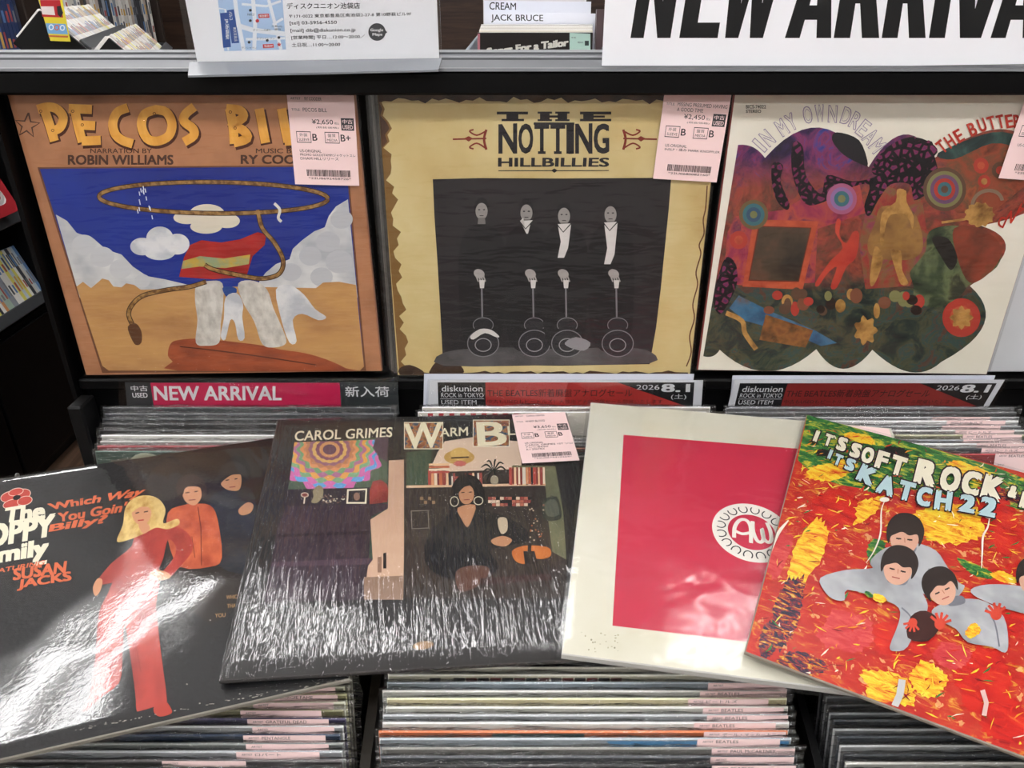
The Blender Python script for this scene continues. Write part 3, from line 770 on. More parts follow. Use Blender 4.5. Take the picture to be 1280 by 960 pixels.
    F.poly(Z([(840, 468), (930, 470), (990, 530), (960, 600), (890, 640), (850, 560)]), noisy('printed_brick_shade', [(.3, '#4a2a1c'), (.6, '#8a3f2c'), (.8, '#3f4a30')], 30), 4)
    F.poly(Z([(770, 500), (820, 500), (850, 560), (830, 600), (800, 560)]), mat('#231d1a', .6), 4)
    # slanting board
    F.poly(Z([(160, 680), (260, 730), (400, 790), (470, 830), (420, 840), (330, 800), (180, 760), (130, 720)]), noisy('printed_blue_board', [(.3, '#1d3a5a'), (.55, '#3a6a8a'), (.75, '#6a4a2a')], 40), 0)
    F.poly(Z([(245, 740), (395, 790), (370, 845), (225, 820)]), noisy('printed_brown_board', [(.3, '#3a2416'), (.55, '#8a5a2c'), (.75, '#5a2a1c')], 60), 0)
    F.line(Z([(120, 735), (170, 760), (180, 800), (215, 850)]), 6, GOLDP, 4)
    for k in range(26):
        rnd = random.Random(90 + k); x, y = rnd.uniform(240, 740), rnd.uniform(668, 735)
        F.ell(*P(x, y), rnd.uniform(4, 8), rnd.uniform(5, 10), (brown, redc, mat('#2a1d18', .6), olive, GOLDP, mat('#7a4a34', .6))[k % 6], n=14)
    F.ell(*P(560, 790), 13, 16, GOLDP, wob=.2, k=7)
    lil = mat('#8a7c98', .6); crm = mat('#dcd8ca', .6); redt = mat('#b2301f', .6)
    s = 'IN MY OWN DREAM'; pos = [(226, 206), (250, 183), None, (296, 150), (326, 132), None, (377, 110), (415, 105), (456, 107), None, (499, 113), (528, 128), (553, 152), (575, 178), (597, 207)]
    rots = [-48, -42, 0, -33, -27, 0, -10, -4, 3, 0, 18, 28, 38, 45, 52]
    for ch, q, r in zip(s, pos, rots):
        if q: F.letter(ch, *P(*q), 9.5 if ch not in 'I' else 4, 20, r, crm, 0.0, lil, 2.0)
    s = 'THE BUTTERFIELD'; pos = [(800, 210), (826, 193), (854, 176), None, (896, 155), (927, 142), (957, 135), (985, 131), (1013, 130), (1038, 130), (1065, 132), (1088, 138), (1110, 146), (1128, 158), (1145, 172)]
    for k, (ch, q) in enumerate(zip(s, pos)):
        if q: F.letter(ch, *P(*q), 9.5, 17, -38 + 3.6 * k, redt, .03)
    for ch, q, r in (('D', (990, 447), 205), ('N', (1018, 432), 213), ('A', (1048, 408), 222), ('B', (1072, 380), 230)): F.letter(ch, *P(*q), 9.5, 14, r, redt, .03)
    F.tbox('STEREO', 932, 137, 951, 141, INK, .02); F.tbox('BICS-74022', 932, 131, 957, 135.5, INK, .01)
M3, W3 = display_pose((872, 468), (1233, 468))
M3 = M3 @ Matrix.Translation((0, .0056, 0)) @ Matrix.Rotation(R(-1.0), 4, 'Z')
T3 = price_tag(.0605, .0805, None, 'IN MY OWN DREAM', '¥2,450', 'B', 'B', ['US-ORIGINAL'], '22U0680079551')
make_record('vinyl_record', 'cream record with a scalloped psychedelic collage and red lettering, standing on the ledge', M3, W3, .296, .004, CREAM, mat('#8a3a34'), art_collage,
            film('streaky_film_light', [((1, 1, 1), 8, 2, .3, .006), ((.5, 1.5, 1), 50, 2, .35, .002)], .10, 0.9), .0006, 11, 12, (.0605, T3), ((1246, 222), (1318, 227)))
M4, W4 = display_pose((1229, 464), (1590, 464), .7375)
make_record('vinyl_record', 'plain white record at the far right of the ledge, behind the cream collage record', M4, .31, .300, .003, mat('#c9cccf'), mat('#c9cccf'), None, FILM_SOFT, .0005, 31, 12)

# ------------------------------------------------------------------ records laid flat across the bins
K = .298 / .315
def lying_pose(x, y, z, yaw, pitch, roll, lift=0.0, W=.298, H=.298):
    m = Matrix.Translation((x * K, y * K, EYE + z * K)) @ Matrix.Rotation(roll, 4, 'Y') @ Matrix.Rotation(pitch, 4, 'X') @ Matrix.Rotation(yaw, 4, 'Z')
    return m @ Matrix.Translation((-W / 2, -H / 2, lift))
NIGHT = noisy('black_textured_card', [(0.3, '#0c0c0e'), (0.7, '#131315')], 8, bump=0.55, bscale=210)
SKIN = mat('#c68f6c', .6); SKIN2 = mat('#b07f5e', .6)
def art_trio(F):
    Z = lambda pts: [(x / 2.667, 600 + y / 2.667) for x, y in pts]
    cr = mat('#d9d4bd', .6); org = mat('#c8623c', .6); red = mat('#a3352c', .6); red2 = mat('#8a2a24', .6); blk = mat('#101012', .6)
    F.poly(Z([(560, -75), (850, -125), (900, 60), (830, 330), (700, 480), (560, 300), (470, 80)]), noisy('printed_brown_dark', [(.3, '#17120f'), (.7, '#2a1f18')], 9), 3)
    for k, (x, y, rx, ry) in enumerate(((12, 621, 11, 6), (28, 618, 10, 6), (15, 630, 11, 5), (31, 626, 9, 5), (20, 615, 9, 4))):
        F.ell(x, y, rx + .8, ry + .8, mat('#d8c2b4', .6), -15); F.ell(x, y, rx, ry, mat('#b3392c', .6), -15)
    F.ell(21, 622, 5, 3, blk, -15)
    F.text('The', [(7, 635), (56, 627), (57, 649), (3, 654)], cr, .05)
    F.text('POPPY', [(-34, 660), (70, 641), (67, 670), (-36, 690)], cr, .05)
    F.text('Family', [(-36, 690), (62, 672), (60, 700), (-38, 716)], cr, .05)
    F.poly([(44, 703), (59, 700), (58, 705), (42, 708)], cr)
    F.text('FEATURING', [(-14, 713), (57, 700), (55, 706), (-15, 719)], org, .02)
    F.text('SUSAN', [(17, 711), (84, 701), (82, 716), (16, 726)], org, .04)
    F.text('JACKS', [(23, 725), (89, 714), (90, 729), (21, 739)], org, .04)
    F.text('Which Way', [(59, 630), (186, 608), (171, 624), (66, 640)], org, .035)
    F.text('You Goin\'', [(72, 641), (160, 627), (155, 640), (73, 653)], org, .035)
    F.text('Billy?', [(63, 656), (136, 643), (130, 657), (60, 668)], org, .035)
    # figure with a cap at the back
    F.poly(Z([(700, 60), (760, 30), (800, 20), (850, 60), (850, 300), (720, 280), (700, 150)]), noisy('printed_dark_coat', [(.35, '#1a1c21'), (.65, '#2b2e35')], 40, 3), 3)
    F.ell(296, 588, 17, 18, mat('#17181a', .6), -10); F.poly(Z([(738, 10), (770, -15), (800, -20), (805, 10), (795, 35), (765, 35), (745, 25)]), SKIN2, 3)
    F.poly(Z([(725, -5), (740, -45), (775, -62), (815, -45), (825, -5), (800, -18), (760, -14)]), mat('#2b2a2c', .6), 3)
    F.poly(Z([(795, 100), (825, 75), (845, 85), (835, 110), (805, 118)]), SKIN2, 3)
    F.line(Z([(752, 2), (764, 0)]), 1.2, blk); F.line(Z([(782, -2), (792, -4)]), 1.2, blk); F.line(Z([(765, 25), (785, 23)]), 1.1, mat('#7a3d30', .6))
    # figure in an orange jacket
    jk = noisy('printed_orange_jacket', [(.3, '#9a3d22'), (.6, '#c4603a'), (.8, '#a84a2c')], 40, 3, stretch=(1.6, 1, 1))
    F.poly(Z([(560, 110), (610, 85), (650, 80), (700, 85), (725, 130), (740, 260), (700, 290), (600, 290), (560, 200)]), jk, 3)
    F.line(Z([(660, 90), (670, 160), (672, 285)]), 1.2, mat('#6a2614', .6)); F.line(Z([(600, 200), (640, 190), (650, 260)]), 1, mat('#6a2614', .6))
    F.ell(238, 610, 18, 17, mat('#3a2a20', .6), -10)
    F.poly(Z([(608, 40), (620, 20), (655, 15), (672, 30), (670, 62), (650, 85), (625, 78), (612, 60)]), SKIN, 3)
    F.poly(Z([(600, 40), (605, 5), (640, -12), (678, 0), (690, 40), (675, 60), (668, 28), (640, 22), (618, 28), (610, 50)]), mat('#3a2a20', .6), 3)
    F.line(Z([(618, 44), (632, 42)]), 1.2, blk); F.line(Z([(648, 40), (660, 38)]), 1.2, blk); F.line(Z([(630, 68), (652, 66)]), 1.2, mat('#7a3d30', .6))
    # figure in red
    rd = noisy('printed_red_cloth', [(.3, '#86241f'), (.6, '#ab3a30'), (.8, '#92302a')], 26, 3, stretch=(2, 1, 1))
    F.poly(Z([(450, 160), (500, 145), (560, 150), (610, 165), (640, 200), (640, 240), (600, 290), (560, 330), (530, 325), (580, 260), (585, 220), (560, 200), (545, 260), (525, 310), (520, 340), (400, 340), (340, 350), (320, 345), (370, 280), (440, 220)]), rd, 3)
    F.poly(Z([(395, 330), (525, 330), (520, 420), (540, 600), (556, 725), (545, 745), (470, 770), (455, 765), (450, 700), (418, 480), (410, 540), (405, 650), (385, 690), (330, 730), (290, 768), (275, 765), (300, 720), (318, 600), (330, 450), (360, 380)]), rd, 3)
    F.poly(Z([(515, 755), (550, 738), (572, 765), (570, 780), (535, 790), (515, 778)]), mat('#a4382c', .6), 3)
    F.line(Z([(425, 350), (440, 480), (470, 640)]), 1.5, red2, 4); F.line(Z([(400, 350), (365, 560), (345, 700)]), 1.5, red2, 4)
    F.poly(Z([(500, 315), (520, 300), (560, 310), (568, 325), (540, 335), (505, 330)]), SKIN, 3); F.poly(Z([(310, 360), (325, 330), (342, 335), (335, 370), (318, 388)]), SKIN, 3)
    hr = noisy('printed_blond', [(.3, '#a8813c'), (.6, '#d9bd78'), (.8, '#c29c55')], 50, 3, stretch=(2, 1, 1))
    F.poly(Z([(390, 205), (410, 150), (418, 95), (445, 62), (490, 52), (530, 65), (552, 100), (545, 145), (590, 130), (598, 148), (560, 165), (520, 160), (480, 180), (430, 200)]), hr, 4)
    F.poly(Z([(440, 105), (462, 88), (495, 90), (505, 115), (490, 145), (465, 150), (447, 135)]), SKIN, 4)
    F.poly(Z([(438, 110), (445, 80), (475, 70), (505, 82), (515, 110), (495, 92), (465, 92)]), hr, 3)
    F.line(Z([(452, 112), (464, 109)]), 1.3, blk); F.line(Z([(480, 108), (494, 105)]), 1.3, blk); F.line(Z([(460, 136), (480, 134)]), 1.5, mat('#a33a30', .6))
    F.poly(Z([(462, 150), (490, 145), (500, 165), (478, 180)]), SKIN, 3)
    for s, x0, y0, x1, y1 in (('WHICH WAY', 283, 747, 313, 745), ('THAT', 284, 758, 298, 757), ('YOU', 269, 770, 282, 769)):
        F.text(s, [(x0, y0 - 2.5), (x1, y1 - 2.5), (x1, y1 + 2.5), (x0, y0 + 2.5)], mat('#b08a5a', .6), .01)
    rnd = random.Random(3); sc = mat('#9a958c', .7)
    for k in range(60):
        a = rnd.random(); x = 90 + 330 * a; y = 912 - 62 * a + rnd.uniform(0, 3)
        F.line([(x, y), (x + rnd.uniform(1, 4), y - rnd.uniform(.1, .8))], rnd.uniform(.5, 1.3), sc)
    for x, y in ((234, 856), (263, 776), (228, 688), (250, 880), (300, 868)): F.ell(x, y, 1.2, .9, sc, n=8)
MP = lying_pose(-.3221, .5322, -.4531, .2913, .1417, .0320)
make_record('vinyl_record', 'black record showing a figure in a red flared outfit, lying across the bins', MP, .298, .298, .004, NIGHT, mat('#8d8a80', .7), art_trio, FILM_SHINY, .0006, 2, 9)
DARKC = noisy('dark_grey_card', [(.3, '#1b1a1a'), (.7, '#242222')], 8)
def art_room(F):
    Z = lambda pts: [(240 + x / 4.923, 480 + y / 4.923) for x, y in pts]
    Y3 = lambda pts: [(480 + x / 4.923, 480 + y / 4.923) for x, y in pts]
    cr = mat('#dcd5b8', .6); pk = mat('#d8c2ac', .6)
    F.text('CAROL GRIMES', [(369, 539), (491, 534), (490, 546.5), (368, 551.5)], cr, .014)
    # left picture
    F.poly(Z([(590, 350), (1200, 340), (1205, 480), (1215, 960), (380, 960), (480, 790)]) [:3] + [(486, 640), (476, 720), (350, 745), (360, 640)], mat('#34483a', .6))
    F.poly([(369, 550), (484, 547), (484, 600), (478, 625), (358, 628)], mat('#4a5c48', .6))
    cols = ['#c565a0', '#5d9bd0', '#c86aa4', '#7aa47a', '#d69a4c', '#a5688a', '#6f9a6c', '#cf8a58', '#b0764c', '#8a5a6a', '#c9a25c', '#7a4a5c', '#c08a58', '#5c3a4c']
    n = 14
    for k, c in enumerate(cols):
        q = 1 - k / len(cols); rx, ry = 62 * q + 4, 48 * q + 3
        pts = []
        for i in range(112):
            a = 2 * math.pi * i / 112; w = 1 + (.06 if k < 9 else .03) * math.cos((14 if k % 2 else 16) * a)
            pts.append((min(479, 412 + rx * w * math.cos(a)), max(551.5 - (412 + rx * w * math.cos(a) - 412) * .03, 562 + ry * w * math.sin(a))))
        F.poly(pts, mat(c, .6))
    F.poly([(340, 525), (484, 520), (486, 546), (420, 551), (368, 553), (362, 600), (356, 632), (330, 632)], DARKC)
    F.text('CAROL GRIMES', [(369, 539), (491, 534), (490, 546.5), (368, 551.5)], cr, .014)
    F.poly([(470, 547), (486, 546), (484, 578), (474, 572), (466, 560)], mat('#4a3a44', .6))
    F.poly([(358, 612), (478, 609), (478, 632), (354, 634)], mat('#2c2428', .6))
    rnd = random.Random(8)
    for k in range(40): F.ell(rnd.uniform(402, 432), rnd.uniform(619, 629), .9, .7, (cr, mat('#7a5a4a', .6))[k % 2], n=6)
    F.ell(381, 619, 5, 3.2, mat('#c9b49a', .6)); F.ell(381, 619, 3.6, 2.2, mat('#7a3f34', .6)); F.line([(381, 622), (380, 630)], 1.6, cr)
    F.poly([(391, 614), (398, 607), (404, 611), (403, 622), (396, 629), (389, 628), (392, 621)], mat('#8a7f62', .6), 3)
    F.poly([(434, 612), (459, 611), (458, 630), (433, 630)], cr); F.poly([(436, 614), (457, 613), (456, 628), (435, 628)], mat('#221d1e', .6)); F.ell(446, 621, 4, 5, mat('#8a6a58', .6))
    F.poly([(462, 615), (466, 602), (476, 600), (484, 606), (486, 618), (484, 628), (462, 631)], noisy('printed_red_box', [(.3, '#6a2420'), (.7, '#a5443a')], 40))
    mantel = noisy('printed_plum', [(.3, '#2a2028'), (.7, '#3d2d38')], 26, 3, stretch=(3, .3, 1))
    F.poly([(358, 633), (486, 630), (484, 636), (464, 646), (461, 700), (459, 720), (456, 750), (330, 754), (340, 700), (347, 660)], mantel)
    F.poly([(348, 668), (462, 664), (461, 668), (347, 672)], mat('#241a22', .6)); F.poly([(340, 703), (462, 698), (468, 701), (460, 706), (339, 709)], mat('#4a3844', .6))
    F.poly([(486, 576), (505, 575), (505, 690), (504, 748), (455, 750), (460, 708), (466, 700), (463, 650), (485, 636)], noisy('printed_wall_cream', [(.3, '#b5917a'), (.7, '#cbab92')], 8))
    F.poly([(479, 692), (483, 691), (483, 711), (479, 711)], mat('#1d191a', .6)); F.poly([(472, 697), (477, 696), (477, 716), (472, 716)], mat('#8a6a58', .6))
    F.poly([(455, 722), (504, 720), (504, 750), (455, 750)], mat('#8a705f', .6))
    # right picture
    F.poly(Y3([(128, 395), (800, 330), (830, 350), (1060, 500), (1115, 960), (1130, 1320), (124, 1320), (126, 470)]), noisy('printed_room_dark', [(.3, '#241e1b'), (.7, '#3a302a')], 16))
    F.poly([(547, 566), (556, 552), (590, 547), (650, 546), (652, 586), (620, 588), (560, 590), (540, 582)], mat('#cdb5a0', .6), 0)
    F.poly([(508, 566), (540, 562), (536, 608), (508, 610)], mat('#3a4a38', .6))
    F.poly([(640, 582), (694, 583), (704, 640), (708, 700), (690, 690), (684, 640), (682, 608), (640, 606)], noisy('printed_sage', [(.3, '#5a5c44'), (.7, '#777658')], 20))
    F.poly([(705, 585), (720, 583), (738, 700), (712, 700)], mat('#1d1b1c', .6))
    # lettering WARM BLOOD with ornamental capitals
    blk = mat('#221f1f', .6); orn = noisy('printed_ornament', [(.3, '#23301c'), (.42, '#2a4a6a'), (.5, '#a8743c'), (.58, '#7a2c2c'), (.68, '#4a6a3c'), (.78, '#c9a860')], 130, 3)
    F.poly([(492, 522), (716, 514), (722, 548), (646, 552), (590, 546), (555, 545), (492, 548)], DARKC)
    for x0, y0, x1, y1 in ((506, 529, 553, 561), (592, 526, 636, 558)):
        F.poly([(x0 - 1, y0 - 1), (x1 + 1, y0 - 1), (x1 + 1, y1 + 1), (x0 - 1, y1 + 1)], cr); F.poly([(x0, y0), (x1, y0), (x1, y1), (x0, y1)], orn)
    F.text('W', [(505, 530), (553, 528), (552, 560), (506, 562)], cr, .02); F.text('ARM', [(550, 536), (585, 534), (585, 545), (550, 546.5)], cr, .012)
    F.text('B', [(595, 528), (632, 527), (634, 557), (597, 558)], cr, .02); F.text('LOOD', [(634, 533), (694, 530), (695, 543), (635, 544.5)], cr, .02)
    F.ell(574, 572, 19, 9, mat('#b38f4c', .6)); F.ell(575, 568, 12, 8, mat('#c9a660', .6)); F.line([(564, 573), (586, 572)], 2, mat('#4a3422', .6)); F.ell(575, 580, 8, 3.5, mat('#b4605a', .6), wob=.15, k=9)
    for i in range(9):
        a = R(-160 + 40 * i); F.line([(617, 590), (617 + 9 * math.cos(a), 584 + 8 * math.sin(a)), (617 + 17 * math.cos(a), 590 + 14 * math.sin(a))], 2.2, mat('#1c201a', .6), 4, True)
    F.line([(508, 609), (682, 606)], 3, mat('#c9a888', .6))
    bc = ['#a5463c', '#c98a62', '#d9c9ae', '#7a2c2c', '#b5603f', '#8a3a34', '#d8b48c', '#2c2a30', '#c7bfae', '#93433c']
    rnd = random.Random(5); x = 535; k = 0
    while x < 680:
        w = rnd.uniform(2.2, 4.5); h = rnd.uniform(14, 19) if x < 560 or x > 634 else rnd.uniform(9, 14)
        if not 602 < x < 632: F.poly([(x, 607 - h * 1.1), (x + w - .5, 607 - h * 1.1), (x + w, 607), (x + .3, 607)], mat(bc[k % len(bc)], .6))
        if x > 634: F.poly([(x, 585), (x + w - .5, 585), (x + w, 606), (x + .3, 606)], mat(bc[(k * 3) % len(bc)], .6))
        x += w; k += 1
    for k in range(4): F.poly([(536, 590 - 3.2 * k), (562, 589.5 - 3.2 * k), (562, 592 - 3.2 * k), (536, 592.5 - 3.2 * k)], mat(bc[k * 2], .6))
    F.ell(618, 601, 5, 6, mat('#8f8672', .6))
    for i in range(11):
        for j in range(3): F.poly([(610 + 5 * i, 622 + 4 * j), (614.6 + 5 * i, 622 + 4 * j), (614.6 + 5 * i, 625.6 + 4 * j), (610 + 5 * i, 625.6 + 4 * j)], mat(('#8a3a34', '#c9b49a', '#1f1c1c', '#a8604c')[(i * 3 + j * 5 + (i * j) % 3) % 4], .6))
    for i in range(4):
        for j in range(2): F.poly([(525 + 5 * i, 622 + 5 * j), (529 + 5 * i, 622 + 5 * j), (529 + 5 * i, 626 + 5 * j), (525 + 5 * i, 626 + 5 * j)], mat(('#8a7052', '#3a2c24')[(i + j) % 2], .6))
    F.line([(514, 640), (535, 639), (536, 661), (515, 662), (514, 640)], .8, mat('#8f8a80', .6))
    # seated figure, plain
    hr = mat('#191515', .6); dr = mat('#17161a', .6)
    F.poly([(562, 640), (564, 612), (572, 598), (584, 594), (598, 600), (606, 616), (608, 638), (600, 646), (570, 648)], hr, 4)
    F.poly([(552, 652), (570, 640), (586, 664), (596, 640), (630, 646), (656, 662), (664, 676), (630, 684), (612, 690), (624, 710), (600, 724), (552, 722), (530, 700), (536, 668)], dr, 3)
    F.poly([(572, 636), (594, 632), (590, 650), (584, 660), (577, 650)], SKIN2, 3)
    F.ell(583, 619, 9.5, 12.5, SKIN2); F.poly([(572, 618), (576, 604), (586, 602), (595, 608), (596, 618), (590, 609), (580, 610)], hr, 3)
    F.line([(576.5, 617), (580.5, 616.5)], 1.1, hr); F.line([(586, 616.5), (590, 616)], 1.1, hr); F.line([(580, 626), (587, 625.5)], 1.2, mat('#7a3a32', .6))
    F.ring(568, 628, 5, 6, .9, cr); F.ring(598, 627, 5.5, 5, .9, cr)
    F.poly([(614, 676), (628, 671), (640, 676), (632, 684), (618, 682)], SKIN2, 3); F.poly([(622, 650), (633, 649), (634, 664), (626, 668)], mat('#b5a48c', .6), 3)
    F.poly([(640, 690), (652, 684), (668, 683), (686, 686), (688, 696), (676, 700), (662, 698), (656, 706), (644, 702)], noisy('printed_guitar', [(.3, '#a85a24'), (.7, '#c97a3a')], 20), 4)
    F.line([(661, 704), (664, 640), (668, 610)], 4.5, mat('#2a201c', .6)); F.poly([(654, 690), (668, 690), (672, 706), (656, 706)], mat('#241c1a', .6))
    F.poly([(570, 716), (590, 708), (612, 712), (600, 732), (575, 740)], mat('#5a3d32', .6), 4)
    F.poly([(600, 724), (688, 718), (690, 726), (600, 732)], mat('#3d2a28', .6))
    F.poly([(678, 628), (696, 622), (702, 646), (694, 652), (680, 650)], mat('#2f332c', .6), 3); F.poly([(681, 630), (694, 626), (699, 644), (684, 646)], mat('#4f5448', .6), 3)
    for k in range(30):
        rnd = random.Random(k); F.ell(rnd.uniform(660, 680), rnd.uniform(632, 680), 1.1, 1, mat(('#a8603c', '#c9b49a', '#2a2420')[k % 3], .6), n=6)
    F.ell(529, 808, 13, 5, mat('#8a6a44', .6), -8)
MC = lying_pose(-.0808, .5890, -.4455, .1095, .1646, .0524, .0022)
T6 = price_tag(.0570, .0760, 'CAROL GRIMES', 'WARM BLOOD', '¥3,650', 'B', 'B', ['UK-ORIGINAL', 'CAROL GRIMES 1ST ソロ', 'アルバム/盤質良好', 'A-1 2MATRIX'], '22U0679412224')
make_record('vinyl_record', 'dark shrink-wrapped record with a flower wheel and bookshelf picture, lying over the black record', MC, .298, .2950, .0035, DARKC, mat('#3a3838', .5), art_room, FILM_SHRINK, .0007, 5, 9,
            (.0570, T6), ((652.5, 582.5), (718.5, 579)), margin=.001)

IVORY = noisy('aged_ivory_card', [(.25, '#bdb89c'), (.42, '#cdcab8'), (.6, '#d6d4c6'), (.8, '#cbc8b4')], 7, 6)
def art_square(F):
    red = noisy('printed_crimson', [(.3, '#b5223e'), (.7, '#c22c48')], 5); w = mat('#dcd9d0', .6); ink = mat('#2a2c30', .6)
    tl, bl = (779.5, 543.5), (765.5, 782)
    F.poly([tl, (1012, 562), (1030, 814), bl], red)
    # round badge: ring of horseshoes around two joined letters
    c = F.p((939.5, 665)); D = Face(F.M, F.b, F.h, True); rad = .0333
    D.ell(c[0], c[1], rad, rad, w, n=64); D.ell(c[0], c[1], rad * .60, rad * .60, red, n=56)
    for k in range(16):
        a = 2 * math.pi * (k + .5) / 16; x, y = c[0] + rad * .80 * math.cos(a), c[1] + rad * .80 * math.sin(a); s = rad * .115
        pts = []
        for i in range(15):
            q = R(-215 + 250 * i / 14)
            px_, py_ = s * math.cos(q) * .95, s * math.sin(q) * 1.15
            r = a - math.pi / 2
            pts.append((x + px_ * math.cos(r) - py_ * math.sin(r), y + px_ * math.sin(r) + py_ * math.cos(r)))
        D.line(pts, rad * .032, ink)
    q = rad
    T = R(-2)
    def g(pts): return [(c[0] + x * q, c[1] + y * q) for x, y in pts]
    D.line(g([(-.46, -.26), (-.42, .10), (-.28, .36), (-.12, .40), (-.02, .24), (-.02, -.05), (-.05, -.38)]), q * .10, w, 4)
    D.line(g([(-.42, -.02), (-.24, -.10), (-.04, -.03)]), q * .09, w, 4)
    D.line(g([(.06, .38), (.04, .05), (.10, -.25), (.20, -.32), (.28, -.18), (.27, .16), (.28, -.16), (.38, -.30), (.47, -.20), (.48, .10), (.42, .38)]), q * .10, w, 4)
    F.h = D.h
    st = mat('#a39a74', .7)
    rnd = random.Random(2)
    for k in range(22):
        x, y = rnd.uniform(712, 775), rnd.uniform(790, 815)
        F.ell(x, y, rnd.uniform(.4, 1.6), rnd.uniform(.4, 1.3), mat('#a8a48a' if k % 3 else '#8f8c74', .7), n=8)
MA = lying_pose(.2195, .5720, -.4419, -.1556, .1875, -.0134, .0058)
ma = make_record('vinyl_record', 'ivory record with a big crimson square and round horseshoe badge, lying over the dark record', MA, .298, .298, .006, IVORY, mat('#c9c9c4', .5), art_square, FILM_SOFT, .00025, 6, 10, margin=.004)
b = MB(); F = Face(Matrix.Identity(4), b, 0, True)
b.box(0, .057, 0, .076, -.0001, 0, PINK)
F.text('TITLE:', [(.008, .072), (.015, .072), (.015, .070), (.008, .070)], INK)
o = b.build('price_tag', ma); o['label'] = 'pink printed price tag'; o.location = (.298 - .060, .298 - .079, .00175)

def paint_material():
    m, t, b = nmat('splashed_paint_print', .42)
    v = tex_coord(t, (1, 1, 1), (0, 0, R(35)))
    vs = tex_coord(t, (1, 2.6, 1), (0, 0, R(28)))
    n1 = noise_tex(t, v, 13, 4, .6, 1.2); n2 = noise_tex(t, vs, 60, 5, .7, 1.0); n3 = noise_tex(t, v, 120, 3, .6, .6)
    base = ramp(t, n1, [(.30, '#c9a02a'), (.38, '#b8402a'), (.46, '#b3231c'), (.58, '#ab1f1a'), (.66, '#b03040'), (.74, '#b8482a')])
    st = ramp(t, n2, [(.32, '#8f1618'), (.46, '#b5281e'), (.55, '#bf3a2a'), (.60, '#d2902c'), (.66, '#d8c03c'), (.76, '#c9b8a0')])
    b1 = mix_col(t, .5, base, st)
    k = t.nodes.new('ShaderNodeMath'); k.operation = 'GREATER_THAN'; k.inputs[1].default_value = .63
    t.links.new(n3, k.inputs[0])
    k2 = t.nodes.new('ShaderNodeMath'); k2.operation = 'MULTIPLY'; k2.inputs[1].default_value = .55; t.links.new(k.outputs[0], k2.inputs[0])
    b2 = mix_col(t, k2.outputs[0], b1, hexc('#dcb878'))
    t.links.new(b2, b.inputs['Base Color'])
    return m
PAINT = paint_material()
def smear(name, stops, sc_=70):
    return noisy(name, stops, sc_, 5, .9, stretch=(1, 2.4, 1), rough=.42, rot=(0, 0, R(30)), nrough=.7)
GREENSM = smear('green_smear', [(.30, '#12221a'), (.42, '#1f5a2a'), (.52, '#2f7a3a'), (.60, '#a8a82c'), (.68, '#e0c030')])
YELSM = smear('yellow_smear', [(.30, '#c8421c'), (.42, '#d98a20'), (.52, '#e2b828'), (.62, '#e0cc44'), (.74, '#b8641c')])
REDSM = smear('red_smear', [(.32, '#8f1418'), (.48, '#bd2019'), (.60, '#c92c1f'), (.72, '#d4622a')], 40)
DARKSM = smear('dark_smear', [(.32, '#16141c'), (.45, '#2a2440'), (.54, '#a3241c'), (.62, '#d0a62a'), (.72, '#c9c0a8')], 120)
PINKSM = smear('pink_smear', [(.32, '#b52a2c'), (.5, '#c23a40'), (.65, '#cf5a4c'), (.75, '#d8b09a')], 80)
def blob(F, cx, cy, rx, ry, m, seed, rot=0, n=40):
    """ragged brush patch"""
    c, s = math.cos(R(rot)), math.sin(R(rot)); pts = []; rnd = random.Random(seed)
    for i in range(n):
        a = 2 * math.pi * i / n
        w = .78 + .22 * noise.noise(Vector((math.cos(a) * 1.3 + seed, math.sin(a) * 1.3, seed * .7))) + (.11 if i % 2 else -.06) * rnd.random()
        x, y = rx * w * math.cos(a), ry * w * math.sin(a); pts.append((cx + c * x - s * y, cy + s * x + c * y))
    F.poly(pts, m)
